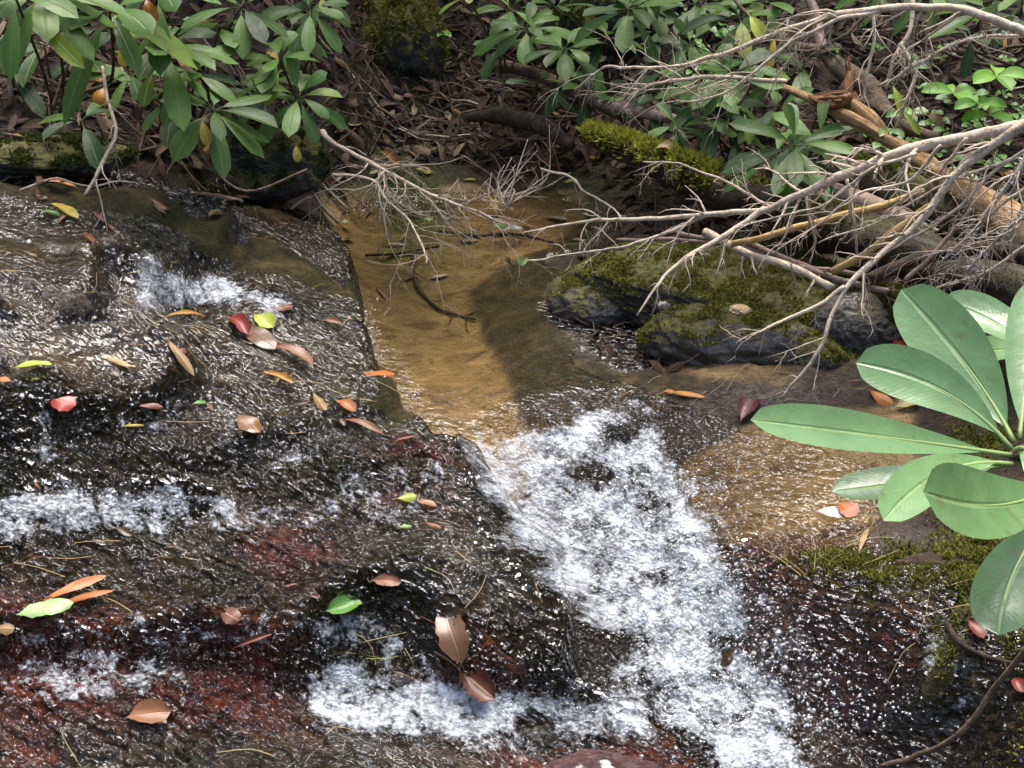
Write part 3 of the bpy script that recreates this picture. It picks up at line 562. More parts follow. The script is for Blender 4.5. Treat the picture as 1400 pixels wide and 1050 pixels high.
# ---------------------------------------------------------------- moss blades
def blades(name, P, N, L, mat, parent=None, w=.0022, lean=.8):
    n = len(P); L = np.broadcast_to(L, (n,)) * rng.uniform(.5, 1.3, n); rd = rng.normal(0, 1, (n, 3)); d = N + lean * rd * .6; d /= np.linalg.norm(d, axis=1)[:, None]
    s = np.cross(d, rng.normal(0, 1, (n, 3))); s /= np.linalg.norm(s, axis=1)[:, None] + 1e-9; ww = w * rng.uniform(.6, 1.4, n)
    a = P - s * ww[:, None] - N * .002; b = P + s * ww[:, None] - N * .002; m = P + d * (L * .6)[:, None]; c = P + d * L[:, None] + rng.normal(0, .25, (n, 3)) * L[:, None] * .5
    V = np.stack([a, b, m + s * ww[:, None] * .9, c, m - s * ww[:, None] * .9], 1).reshape(-1, 3); i = np.arange(n)[:, None] * 5
    F = np.concatenate([i + np.array([[0, 1, 2, 4]]), i + np.array([[4, 2, 3, 3]])])
    F4 = F[:n]; F3 = F[n:, :3]
    me = [tuple(f) for f in F4.tolist()] + [tuple(f) for f in F3.tolist()]
    return mesh_obj(name, V, me, mat, parent, False, {'tint': np.repeat(rng.uniform(0, 1, n), 5)})
def ico(sub_=4):
    import bmesh
    b = bmesh.new(); bmesh.ops.create_icosphere(b, subdivisions=sub_, radius=1.0); V = np.array([v.co[:] for v in b.verts]); F = np.array([[v.index for v in f.verts] for f in b.faces]); b.free(); return V, F
ICO5, ICO4, ICO2, ICO1 = ico(6), ico(5), ico(2), ico(1)
def boulder(name, c, rad, mat, label, cat='boulder', rot=0.0, seed=1, moss=0.0, mossz=.35, amp=.22, group=None, blade=.010, nb=0, ang=.35, mmat=None, hi=True, mossback=0.0):
    V, F = ICO5 if hi else ICO4; rad = np.array(rad)
    d = V.copy()
    a3 = fbm(d[:, 0] * 1.7 + seed * 3.1 + d[:, 2], d[:, 1] * 1.7 - d[:, 2] * 1.3, 4, seed) * amp
    # blunt facets
    r = np.ones(len(d)); rr = np.random.default_rng(seed)
    for q in range(10):
        n = unit(rr.normal(0, 1, 3)); cut = rr.uniform(.72, .95); pr = d @ n; r = np.minimum(r, np.where(pr > .05, cut / np.maximum(pr, .05), 9) * (1 - ang) + ang)
    f2 = fbm(d[:, 0] * 6 + seed, d[:, 1] * 6 + d[:, 2] * 5, 4, seed + 9) * .055 + fbm(d[:, 0] * 22, d[:, 1] * 22 + d[:, 2] * 19, 3, seed + 19) * .018
    P = d * (r + a3 + f2)[:, None] * rad; ca, sa = math.cos(R(rot)), math.sin(R(rot)); P = np.c_[P[:, 0] * ca - P[:, 1] * sa, P[:, 0] * sa + P[:, 1] * ca, P[:, 2]]
    fn = np.cross(P[F[:, 1]] - P[F[:, 0]], P[F[:, 2]] - P[F[:, 0]]); vnrm = np.zeros_like(P)
    for j in range(3): np.add.at(vnrm, F[:, j], fn)
    vnrm /= np.linalg.norm(vnrm, axis=1)[:, None] + 1e-12
    nzz = fbm(P[:, 0] * 13 + seed, P[:, 1] * 13, 4, seed + 4) * 1.5
    ms = np.clip(ss(mossz - .15, mossz + .2, vnrm[:, 2] + .35 * nzz + mossback * P[:, 1] / rad[1]) * moss, 0, 1)
    o = mesh_obj(name, P, F, mat, attrs={'moss': ms}); o.location = [float(x) for x in c]; tag(o, label, cat, group)
    if nb:
        wgt = np.linalg.norm(fn, axis=1) * ms[F].mean(1) ** 2; wgt = wgt * ss(-.25, .25, fbm(P[F[:, 0], 0] * 24 + seed, P[F[:, 0], 1] * 24, 3, seed + 31)); pk = rng.choice(len(F), nb, p=wgt / wgt.sum()); bc = rng.dirichlet((1, 1, 1), nb)
        pp = (P[F[pk]] * bc[:, :, None]).sum(1); blades('moss', pp, vnrm[F[pk, 0]], blade, mmat or M_MOSS, o)
    return o
# ================================================================== stones
BC = 'boulders at the right edge of the pool'
def mpx(px, dep): return px * dep / FPX
boulder('mossy_boulder', G(818, 405, .015), (.145, .15, .075), M_STONE, 'low flat rock with dark moss jutting into the brown pool', rot=20, seed=3, moss=.9, mossz=.55, nb=5000, blade=.006, group=BC, amp=.12)
boulder('mossy_boulder', G(1050, 415, .055), (.56, .27, .13), M_STONEB, 'broad low boulder under a patchy moss cushion below the loose sticks', rot=-20, seed=5, moss=1, mossz=.35, nb=30000, blade=.008, group=BC, amp=.16, ang=.25)
boulder('mossy_boulder', G(1035, 474, .03), (.33, .13, .11), M_STONE, 'boulder with a bare wet grey face under a fringe of moss', rot=-9, seed=12, moss=1, mossz=.48, nb=11000, blade=.008, group=BC, amp=.2, mossback=.4, ang=.25)
boulder('mossy_boulder', G(1130, 492, .045), (.11, .08, .08), M_STONE, 'small boulder with moss on its top beside the wet grey face', rot=10, seed=14, moss=1, mossz=.55, nb=3500, blade=.011, group=BC, amp=.12)
boulder('grey_boulder', G(1168, 452, .10), (.12, .10, .10), M_STONEB, 'bare rounded dark grey boulder beside the big green leaves', rot=0, seed=17, moss=.4, mossz=.8, amp=.10, group=BC)
boulder('grey_boulder', G(1255, 385, .08), (.10, .09, .07), M_STONEB, 'dark stone with moss behind the tips of the big green leaves', rot=30, seed=19, moss=1, mossz=.5, nb=1500, group=BC)
boulder('pebble', D(1012, 424, 3.13), (.026, .020, .013), M_TANST, 'small tan pebble lying in the moss between the boulders', 'pebble', seed=22, hi=False)
boulder('pebble', D(905, 418, 3.22), (.020, .018, .012), M_STONE, 'small rounded grey pebble on the flat mossy rock', 'pebble', seed=23, hi=False)
boulder('red_boulder', G(850, 1100, -.235), (.19, .115, .085), M_STONER, 'smooth red brown boulder under the water at the bottom edge', seed=27, amp=.1, rot=-8)
boulder('dark_stone', G(545, 930, -.150), (.045, .035, .028), M_STONEB, 'black wet stone in the white water below the brown leaf', 'stone', seed=31, amp=.2)
boulder('grey_stone', G(735, 1005, -.212), (.045, .035, .026), M_STONE, 'grey stone under the white water near the bottom edge', 'stone', seed=33, amp=.2)
boulder('dark_stone', G(855, 590, -.05), (.055, .04, .035), M_STONEB, 'dark brown stone breaking the foam at the end of the pool', 'stone', seed=35, amp=.2)
boulder('mossy_stump', GY_(548, 75, 4.95), (.20, .16, .22), M_STONEB, 'dark mossy mound of roots at the top of the bank', 'mound', seed=41, moss=1, mossz=.0, nb=9000, blade=.018, amp=.4)
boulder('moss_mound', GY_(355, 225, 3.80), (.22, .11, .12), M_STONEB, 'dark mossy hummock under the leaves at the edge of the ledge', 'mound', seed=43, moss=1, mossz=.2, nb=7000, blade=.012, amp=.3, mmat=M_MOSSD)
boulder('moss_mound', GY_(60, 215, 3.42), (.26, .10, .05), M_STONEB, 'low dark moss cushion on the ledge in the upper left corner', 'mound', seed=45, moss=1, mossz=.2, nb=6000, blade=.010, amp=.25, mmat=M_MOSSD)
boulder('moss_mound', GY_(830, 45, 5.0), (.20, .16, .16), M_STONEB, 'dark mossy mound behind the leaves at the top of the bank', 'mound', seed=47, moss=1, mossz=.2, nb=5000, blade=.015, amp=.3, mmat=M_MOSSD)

# ================================================================== logs
def wlog(name, path, mat, label, cat='log', k=18, rough=.22, n=40, flat=1.0, group=None):
    P = smooth_path([D(p[0], p[1], p[2]) for p in path], n); r = np.interp(np.linspace(0, len(path) - 1, n), range(len(path)), [mpx(p[3], p[2]) for p in path])
    mb = MB(); tube(mb, P, r, k, .5, rough, True, flat); o = mb.build(name, mat, loc=P[n // 2]); tag(o, label, cat, group); return o, P, r
log, LP, LR = wlog('rotten_log', [(802,184,4.12,12),(850,202,4.02,19),(920,232,3.88,26),(1000,264,3.80,30),(1100,298,3.63,35),(1200,332,3.46,37),(1310,374,3.28,37),(1450,424,3.1,37),(1750,530,2.85,36)], M_LOG, 'dark rotten log with bright moss lying along the right bank', k=22, rough=.3, n=60)
def log_moss(parent, P, r, a, b, n, L, mat, spread=.5, name='moss', w=.003):
    q = rng.uniform(a, b, n) * (len(P) - 1); i = np.clip(q.astype(int), 0, len(P) - 2); f = (q - i)[:, None]; c = P[i] * (1 - f) + P[i + 1] * f; rr = r[i]
    t = P[i + 1] - P[i]; t /= np.linalg.norm(t, axis=1)[:, None]; up = np.array([0, -.35, 1.0]) - t * (t @ np.array([0, -.35, 1.0]))[:, None]; up /= np.linalg.norm(up, axis=1)[:, None]; sd = np.cross(t, up)
    an = rng.normal(0, spread, n)
    clump = vn(q * .9 * 3, an * 2, 77); keep = clump > .35; N = (up * np.cos(an)[:, None] + sd * np.sin(an)[:, None]); pp = c + N * (rr * .98)[:, None]
    return blades(name, pp[keep] - np.array(parent.location), N[keep], L, mat, parent, w)
log_moss(log, LP, LR, .0, .34, 5600, .024, M_MOSSY, .5)
log_moss(log, LP, LR, .36, .6, 1200, .012, M_MOSS, .5)
log2, L2P, L2R = wlog('mossy_log', [(1130,222,3.86,20),(1190,245,3.72,28),(1250,268,3.62,28),(1330,305,3.48,26),(1420,350,3.3,24)], M_LOG2, 'weathered grey log with flat green moss behind the rotten log', rough=.25)
log_moss(log2, L2P, L2R, .1, .45, 2500, .010, M_MOSS, .5)
wlog('peeled_log', [(1085,240,3.70,9),(1130,258,3.62,12),(1180,276,3.54,14),(1232,300,3.46,14),(1262,315,3.42,9)], M_ROSE, 'smooth peeled log lying on top of the rotten log', k=12, rough=.1)
tr, TP_, TR_ = wlog('split_trunk', [(1040,112,3.78,3),(1085,124,3.74,5),(1126,144,3.70,7),(1180,172,3.64,9),(1229,202,3.58,10),(1297,247,3.48,15),(1350,284,3.40,22),(1420,330,3.28,29),(1500,385,3.15,32),(1700,520,2.92,30)], M_ORGW, 'splintered orange fallen trunk pointing down to the right edge', 'fallen trunk', k=16, rough=.5, n=70)
mb = MB()
for q in range(46):                            # splinters standing off the break
    i = rng.integers(38, 66); d = unit(TP_[i + 1] - TP_[i]) * rng.choice([-1, 1]) + rng.normal(0, .25, 3); s = unit(rng.normal(0, 1, 3) + np.array([0, -.3, .9]))
    a = TP_[i] + s * TR_[i] * .85; L = rng.uniform(.03, .10); tube(mb, np.array([a, a + unit(d) * L * .5 + s * .004, a + unit(d) * L]), np.array([.006, .004, .0006]), 4, .5)
o = mb.build('splinters', M_ORGW, tr, False, None); o.location = -Vector(tr.location)
sn = empty('broken_snag', D(1157, 134, 3.68)); tag(sn, 'upright broken snag of red brown wood behind the branches', 'snag')
def part_tube(parent, name, path, mat, k=12, rough=.3, n=24):
    P = smooth_path([D(p[0], p[1], p[2]) for p in path], n) - np.array(parent.location); r = np.interp(np.linspace(0, len(path) - 1, n), range(len(path)), [mpx(p[3], p[2]) for p in path])
    mb = MB(); tube(mb, P, r, k, .5, rough); return mb.build(name, mat, parent)
part_tube(sn, 'stub', [(1172,150,3.72,11),(1158,132,3.68,10),(1160,112,3.68,7),(1162,96,3.69,4)], M_REDW, rough=.7)
mb = MB()
for q in range(16):
    a = D(1159 + rng.normal(0, 4), 135 + rng.normal(0, 6), 3.68 + rng.normal(0, .012)) - np.array(sn.location); e = D(1161 + rng.normal(0, 4), rng.uniform(68, 112), 3.69 + rng.normal(0, .015)) - np.array(sn.location)
    tube(mb, smooth_path([a, (a + e) / 2 + rng.normal(0, .003, 3), e], 7), np.linspace(.006, .0012, 7), 5, .5, .3)
for q in range(10):
    a = D(1152 + rng.normal(0, 5), 137 + rng.normal(0, 4), 3.66 + rng.normal(0, .01)) - np.array(sn.location); e = D(rng.uniform(1100, 1125), 134 + rng.normal(0, 4), 3.66) - np.array(sn.location)
    tube(mb, smooth_path([a, (a + e) / 2 + rng.normal(0, .004, 3), e], 7), np.linspace(.006, .001, 7), 5, .5, .3)
mb.build('splinters', M_REDW, sn)
part_tube(sn, 'side_stub', [(1160,134,3.67,9),(1138,141,3.66,9),(1118,137,3.66,6),(1106,133,3.66,2)], M_REDW, rough=.6)
part_tube(sn, 'root', [(1160,138,3.69,9),(1180,152,3.66,10),(1200,172,3.63,9),(1212,190,3.62,5)], M_ORGW, rough=.3)
wlog('curved_log', [(1062,54,3.95,6),(1098,66,3.92,8),(1126,72,3.90,10),(1150,96,3.86,13),(1185,122,3.82,17),(1203,150,3.78,16),(1236,174,3.72,9),(1280,188,3.66,6)], M_BARK, 'curved brown log with flaking bark behind the snag', rough=.25)
wlog('old_pole', [(1104,-8,3.98,6),(1115,20,3.95,7),(1120,50,3.93,8),(1126,75,3.9,8)], M_ROSE, 'short upright brown pole behind the arching branch', 'pole', k=8, rough=.2)
wlog('half_buried_log', [(690,88,4.85,7),(740,105,4.7,9),(790,128,4.5,9),(850,158,4.3,8)], M_BARK, 'half buried brown log running down the bank to the rotten log', k=10, rough=.3)
wlog('half_buried_log', [(820,142,4.25,6),(870,152,4.15,8),(930,165,4.05,7),(985,178,3.98,5)], M_ROSE, 'smooth brown log running behind the mossy end of the rotten log', k=10, rough=.2)
wlog('half_buried_log', [(640,160,4.62,6),(690,158,4.58,12),(740,172,4.5,13),(780,200,4.4,8)], M_DARKT, 'dark decayed log in the leaf litter behind the pool', k=10, rough=.4)
wlog('dark_log', [(1180,385,3.22,8),(1260,352,3.2,10),(1340,342,3.15,12),(1420,352,3.05,12)], M_DARKT, 'dark log under the crossed dead branches at the right edge', k=12, rough=.3)

# ================================================================== dead branches
def branch(name, path, r0, r1, label, mat=None, tw=8, twL=.16, lev=1, droop=.5, span=(.15, 1), group='dead branches over the right bank', lichen=0, knots=.28, n=None, kids=2, up=.0, cat='branch', down_=0.0):
    mat = mat or M_TWIG; n = n or 6 * len(path); P = smooth_path([D(*p) for p in path], n); L = np.linalg.norm(np.diff(P, axis=0), axis=1).sum()
    P = P + np.stack([fbm(np.linspace(0, L * 16, n), np.full(n, s * 9.3 + len(path) * 1.7), 2, 61 + s) for s in range(3)], -1) * .006
    dp = np.mean([p[2] for p in path]); r = np.linspace(mpx(r0 * .85, dp), mpx(r1, dp), n); tw = int(tw * 2.0); lev = lev + (tw > 9)
    c = P[n // 2].copy(); mb = MB(); tube(mb, P - c, r, 8, .5, knots); o = mb.build(name, mat); o.location = [float(x) for x in c]; tag(o, label, cat, group)
    for q in range(tw):
        i = int(rng.uniform(*span) * (n - 2)); d = unit(P[i + 1] - P[i]); s = unit(np.cross(d, rng.normal(0, 1, 3)) + np.array([0, 0, up - down_])); m2 = MB()
        twig(m2, P[i] - c, d * .7 + s * .8, twL * rng.uniform(.5, 1.3), max(r[i] * .45, .0013), lev, droop, .5, kids); m2.build('twig', mat, o)
    if lichen:
        m3 = MB(); i = rng.integers(int(n * .1), n - 1, lichen)
        for q in i:
            for g in range(3): twig(m3, P[q] - c + rng.normal(0, .003, 3), rng.normal(0, 1, 3), .016, .0012, 0, 0, .5)
        m3.build('lichen', M_LICH, o)['kind'] = 'stuff'
    return o, P
branch('dead_branch', [(1430,166,2.95),(1340,184,3.0),(1240,206,3.08),(1150,240,3.15),(1090,268,3.2),(1040,288,3.26),(960,294,3.36),(860,300,3.5),(790,303,3.6),(715,318,3.7)], 10, 1.6, 'thick pale grey branch reaching from the right edge over the log to the pool', tw=12, twL=.15, droop=.6)
branch('dead_branch', [(1047,286,3.25),(990,322,3.26),(940,352,3.25),(905,383,3.22),(872,432,3.2)], 5.5, 1.3, 'fork of the thick pale branch coming down on the mossy boulder', tw=5, twL=.10, droop=.7)
branch('dead_branch', [(965,296,3.36),(900,322,3.42),(850,338,3.47),(790,347,3.52),(712,356,3.6)], 3, 1.2, 'thin pale branch ending over the pool in a small green leaf', tw=4, twL=.10)
branch('dead_branch', [(1430,150,2.85),(1370,190,2.9),(1310,235,2.95),(1265,295,2.98),(1210,345,3.0),(1155,396,3.0),(1125,468,3.0),(1100,508,3.02),(1064,545,3.06)], 8, 1.5, 'pale branch crossing the split trunk and dropping to the wet rock', tw=9, twL=.13, droop=.6)
branch('dead_branch', [(1158,393,3.0),(1100,425,3.02),(1045,450,3.02),(1005,470,3.04)], 4, 1.2, 'low fork of the pale branch resting on the mossy boulders', tw=3, twL=.08)
branch('dead_branch', [(1430,60,3.1),(1385,38,3.12),(1307,12,3.2),(1240,10,3.28),(1150,20,3.35),(1090,36,3.42),(1033,56,3.48),(975,78,3.55),(920,92,3.62),(860,92,3.7),(823,94,3.75),(784,122,3.8)], 7, 1.4, 'arching pale branch along the top of the right bank', tw=12, twL=.20, droop=.9, lichen=6, down_=.6)
branch('dead_branch', [(1215,14,3.3),(1150,24,3.33),(1085,58,3.36),(1030,100,3.38),(985,130,3.42),(930,140,3.5)], 3.5, 1.2, 'slender branch parallel to the arching one over green leaves', tw=9, twL=.16, droop=.6)
branch('dead_branch', [(1075,112,3.6),(1000,106,3.5),(940,108,3.5),(890,118,3.52),(850,140,3.55)], 4, 1.2, 'thin twiggy branch end above the mossy end of the log', tw=9, twL=.16, droop=.5)
branch('dead_branch', [(1201,120,3.5),(1235,98,3.42),(1263,82,3.38),(1314,60,3.32),(1345,51,3.3),(1430,46,3.2)], 3, 2.2, 'thin branch crusted with white lichen in the upper right', tw=5, twL=.12, lichen=50)
branch('dead_branch', [(1430,180,2.75),(1400,219,2.78),(1366,267,2.82),(1330,318,2.88),(1283,362,2.95)], 5, 1.5, 'pale branch with lichen hanging at the right edge', tw=9, twL=.14, droop=.8, lichen=26)
branch('dead_branch', [(1430,290,2.7),(1390,300,2.74),(1350,340,2.8),(1320,372,2.86)], 4, 1.3, 'short twiggy branch end low at the right edge', tw=10, twL=.12, lichen=20)
branch('dead_branch', [(1250,0,3.6),(1240,45,3.6),(1222,80,3.6),(1212,122,3.62)], 4, 2.5, 'upright thin dead stem behind the lichen covered branch', tw=3, twL=.14)
branch('dead_branch', [(1195,10,3.65),(1192,60,3.65),(1185,105,3.66),(1180,140,3.68)], 3, 2, 'upright thin dead stem beside the broken snag', tw=3, twL=.14)
branch('dead_branch', [(1232,60,3.55),(1248,100,3.55),(1240,135,3.55),(1225,175,3.58)], 3.5, 2.0, 'kinked dead stem leaning on the split trunk', tw=3, twL=.12)
branch('dead_branch', [(1000,-5,4.0),(1040,35,3.9),(1090,70,3.8),(1135,60,3.75),(1185,20,3.75)], 3, 2, 'bent brown branch under the arching one', M_BARK, tw=5, twL=.16)
branch('dead_branch', [(1160,246,3.2),(1163,290,3.2),(1170,330,3.22),(1176,362,3.25)], 3, 1.6, 'crooked twig hanging straight down in front of the log', tw=3, twL=.06)
branch('dead_branch', [(1104,262,3.25),(1105,300,3.25),(1112,330,3.27),(1110,345,3.28)], 2.6, 1.5, 'shorter twig hanging straight down in front of the log', tw=3, twL=.05)
branch('dead_branch', [(1066,288,3.35),(1030,270,3.36),(985,246,3.38),(930,225,3.42),(880,222,3.5)], 3, 1.0, 'curling twig raised over the mossy log end', tw=7, twL=.09)
branch('stick', [(1000,336,3.33),(1100,308,3.30),(1200,283,3.26),(1262,262,3.25)], 5.5, 6, 'smooth yellow tan stick leaning across the rotten log', M_TANW, tw=0, knots=.1, group=None, cat='stick')
branch('stick', [(1140,374,3.2),(1190,340,3.14),(1240,305,3.12),(1272,284,3.1)], 6, 6.5, 'short yellow green stick under the crossing pale branches', M_TANW, tw=0, knots=.15, group=None, cat='stick')
SB = 'loose sticks behind the mossy boulder'
branch('stick', [(920,318,3.5),(985,330,3.42),(1060,352,3.34),(1130,376,3.26),(1215,398,3.2)], 4.5, 4, 'long pinkish stick lying on the back of the mossy boulder', M_ROSE, tw=2, twL=.08, group=SB, cat='stick')
branch('stick', [(965,318,3.42),(1010,342,3.36),(1070,362,3.3),(1140,392,3.22)], 7, 5, 'thick crooked grey stick on top of the mossy boulder', M_TWIG, tw=2, twL=.06, group=SB, cat='stick')
branch('stick', [(1020,330,3.38),(1090,360,3.3),(1150,372,3.26),(1225,384,3.22)], 4, 3, 'pinkish stick crossing the grey one behind the boulder', M_ROSE, tw=2, twL=.08, group=SB, cat='stick')
branch('stick', [(846,330,3.62),(900,327,3.55),(960,330,3.5),(1000,333,3.46)], 3.4, 3, 'thin reddish stick lying flat at the pool edge', M_ROSE, tw=0, group=SB, cat='stick')
branch('stick', [(1240,385,3.1),(1270,350,3.1),(1300,320,3.1),(1330,285,3.08)], 4, 3, 'brown stick propped against the dark log at right', M_ROSE, tw=2, twL=.08, group=SB, cat='stick')
PB = 'dead branches dipping into the pool'
o_, P1 = branch('dead_branch', [(440,180,4.18),(457,196,4.14),(503,221,4.1),(551,247,4.05),(608,273,3.98),(654,290,3.95),(700,310,3.92)], 5, 1.1, 'dead branch slanting from the left bank down into the pool', tw=16, twL=.24, droop=.6, group=PB, lev=1, kids=3, span=(.3, .95))
branch('dead_branch', [(410,236,4.1),(457,238,4.08),(511,247,4.03),(528,273,3.98),(557,298,3.92),(580,341,3.8),(583,360,3.72)], 3, 1.0, 'thin forked branch hanging beside the slanting one into the pool', tw=9, twL=.20, group=PB, span=(.4, .95))
branch('dead_branch', [(400,287,4.0),(425,262,4.05),(452,240,4.08),(470,238,4.08)], 2.2, 1.2, 'small twig propped on the corner of the ledge', tw=4, twL=.10, group=PB)
tc = empty('twig_clump', D(690, 280, 4.25)); tag(tc, 'clump of fine bare twigs standing at the back of the pool', 'twig clump', PB)
for q, (u, v) in enumerate([(751,170),(735,205),(700,215),(722,190),(742,232),(765,235),(690,225),(672,236),(715,240),(752,270),(735,292),(665,292),(780,236),(705,225)]):
    m = MB(); a = D(690 + rng.normal(0, 6), 278 + rng.normal(0, 5), 4.2) - np.array(tc.location); e = D(u, v, 4.3) - np.array(tc.location); P = smooth_path([a, (a + e) / 2 + rng.normal(0, .03, 3), e], 9)
    tube(m, P, np.linspace(.0028, .0011, 9), 4); 
    for g in range(3):
        i = rng.integers(2, 7); twig(m, P[i], unit(P[i + 1] - P[i]) + rng.normal(0, .5, 3), .07, .0011, 0)
    m.build('twig', M_TWIG, tc)
branch('dead_branch', [(740,232,4.25),(775,240,4.2),(800,262,4.1),(838,285,3.95),(850,298,3.85)], 2, 1.2, 'looping twig between the twig clump and the pale branch', tw=3, twL=.10, group=PB)
FANL = [('fine', 1400, 205, 1205, 352), ('straight', 1410, 250, 1262, 398), ('slender', 1395, 215, 1120, 330), ('forked', 1420, 320, 1290, 392), ('crooked', 1330, 190, 1180, 318), ('slim', 1420, 235, 1325, 405), ('dry', 1290, 200, 1050, 345), ('wispy', 1250, 212, 1010, 312)]
WHERE = ['ending above the loose sticks', 'dropping behind the tip of the big green leaf', 'crossing in front of the rotten log', 'low at the right edge above the big leaves', 'running under the two crossing branches', 'hanging straight towards the big leaves', 'sloping down to the mossy boulder', 'ending beside the yellow tan stick']
for (adj, u0, v0, u1, v1), wh in zip(FANL, WHERE):
    d0, d1 = 2.95 + rng.uniform(-.1, .1), 3.15 + rng.uniform(-.05, .1)
    branch('dead_branch', [(u0 + (u1 - u0) * s + rng.normal(0, 5), v0 + (v1 - v0) * s + 22 * math.sin(s * 3.1) * rng.uniform(-.6, .8), d0 + (d1 - d0) * s) for s in (0, .25, .5, .75, 1)], 3.2, 1.1, adj + ' pale twiggy branch ' + wh, tw=6, twL=.11, droop=.5, lichen=8 if u0 > 1400 else 0)
# sunken branch lying on the sand
def lying(name, pts, r0, r1, label, mat, tw=4, dz=.01, tree=None, cat='branch', twL=.1, group=None, lev=0):
    Q = [hit(u, v, tree or BV)[0] + np.array([0, 0, dz]) for u, v in pts]; n = 6 * len(pts); P = smooth_path(Q, n); c = P[n // 2].copy(); dp = np.linalg.norm(c - [0, 0, CAM_H])
    mb = MB(); r = np.linspace(mpx(r0, dp), mpx(r1, dp), n); tube(mb, P - c, r, 7, .5, .3); o = mb.build(name, mat); o.location = [float(x) for x in c]; tag(o, label, cat, group)
    for q in range(tw):
        i = rng.integers(2, n - 2); d = unit(P[i + 1] - P[i]); s = unit(np.cross(d, [0, 0, 1]) * rng.choice([-1, 1]) + rng.normal(0, .15, 3)); m2 = MB(); twig(m2, P[i] - c, d * .5 + s, twL * rng.uniform(.5, 1.2), r[i] * .5, lev, 0); m2.build('twig', mat, o)
    return o
lying('sunken_branch', [(566,348),(568,385),(578,405),(600,425),(622,433),(650,440)], 3.6, 1.5, 'dark sunken branch on the sandy bottom of the pool', M_DARKT, 6, .008)
lying('sunken_branch', [(500,352),(540,350),(566,346),(600,340)], 2, 1.5, 'thin dark twig lying across the sunken branch', M_DARKT, 2, .008)
lying('sunken_branch', [(600,318),(650,325),(700,322),(760,335)], 2.5, 1.5, 'thin dark twig on the sand at the back of the pool', M_DARKT, 3, .006)
lying('dark_branch', [(1292,858),(1312,886),(1350,905),(1420,922)], 4, 3, 'dark wet branch lying on the mossy rock at lower right', M_DARKT, 3, .012, BVW)
branch('bare_twig', [(1205,1052,1.75),(1262,1030,1.72),(1315,995,1.68),(1362,940,1.66),(1420,868,1.62)], 4.2, 4.6, 'bare brown twig rising through the lower right corner', M_BARK, tw=0, group=None, knots=.2, cat='twig')

# ================================================================== rhododendrons
def whorl(mb, c, axis, n, L, W, tint0=.45, el=(55, 100), ns=7, droop=.35, tj=.22, yellow=0):
    axis = unit(axis); e1 = unit(np.cross(axis, [1, .3, 0])); e2 = np.cross(axis, e1); ph0 = rng.uniform(0, 6)
    for i in range(n):
        ph = ph0 + i * 2.39996 + rng.normal(0, .15); e = R(el[0] + (el[1] - el[0]) * (i / max(n - 1, 1)) + rng.normal(0, 8)); l = L * rng.uniform(.72, 1.12) * (.75 + .25 * min(1, i / n + .4))
        d = axis * math.cos(e) + (e1 * math.cos(ph) + e2 * math.sin(ph)) * math.sin(e)
        b0 = c + d * .006 - axis * .004 * i * .3; p1 = b0 + d * l * .5; p2 = b0 + d * l + np.array([0, 0, -1]) * l * droop * rng.uniform(.4, 1.3)
        up = unit(axis * 1.0 + np.array([0, 0, .6]) + rng.normal(0, .12, 3))
        if abs(unit(p2 - b0) @ up) > .93: up = unit(axis + np.array([.3, -.6, .2]))
        leaf(mb, b0, p1, p2, W * l / L * rng.uniform(.85, 1.15), up, 1.0, .5, fold=.10, roll=rng.uniform(-.5, .5), wav=.015, tint=float(np.clip(tint0 + rng.normal(0, tj), 0, .97)), ns=ns, pet=.13, twist=rng.normal(0, .35))
def bush(name, label, bases, whorls, cat='rhododendron', group='rhododendrons on the banks', stemmat=None, W=.33, mat=None):
    B = [GY_(*b) if len(b) == 3 else b for b in bases]; root = empty(name, [float(x) for x in B[0]]); tag(root, label, cat, group); O = B[0]
    for (u, v, dep, Lp, n, *ex) in whorls:
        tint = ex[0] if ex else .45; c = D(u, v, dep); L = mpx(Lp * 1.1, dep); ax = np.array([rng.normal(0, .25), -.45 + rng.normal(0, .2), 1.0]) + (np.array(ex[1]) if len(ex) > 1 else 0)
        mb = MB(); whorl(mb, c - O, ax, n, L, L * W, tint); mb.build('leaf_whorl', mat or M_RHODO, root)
        b = min(B, key=lambda q: np.linalg.norm(q - c)); m2 = MB(); mid = (b + c) / 2 + np.array([rng.normal(0, .05), .02 + abs(rng.normal(0, .04)), -.06 + rng.normal(0, .03)])
        P = smooth_path([b, (b + mid) / 2 + rng.normal(0, .03, 3), mid, (mid + c) / 2 + np.array([0, .03, -.05]), c], 16) - O; tube(m2, P, np.linspace(.0075, .0032, 16), 6, .5, .25); m2.build('stem', stemmat or M_BARK, root)
    return root
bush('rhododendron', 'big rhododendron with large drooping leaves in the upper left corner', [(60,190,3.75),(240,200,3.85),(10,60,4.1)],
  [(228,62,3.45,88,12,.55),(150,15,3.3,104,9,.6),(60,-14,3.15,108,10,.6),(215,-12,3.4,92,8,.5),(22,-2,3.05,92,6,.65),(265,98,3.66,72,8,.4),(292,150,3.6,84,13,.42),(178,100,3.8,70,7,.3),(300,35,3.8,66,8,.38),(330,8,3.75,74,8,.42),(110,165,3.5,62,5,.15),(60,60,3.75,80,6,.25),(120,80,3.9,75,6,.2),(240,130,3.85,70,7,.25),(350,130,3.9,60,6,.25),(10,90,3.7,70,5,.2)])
bush('rhododendron', 'smaller rhododendron with two leaf whorls right of the big one', [(445,215,4.12),(400,150,4.3)],
  [(382,80,3.78,64,10,.52),(408,132,3.76,66,11,.45),(425,14,3.95,60,9,.5),(398,40,4.05,56,7,.35),(370,110,3.95,55,6,.28),(440,-5,4.0,50,7,.5)])
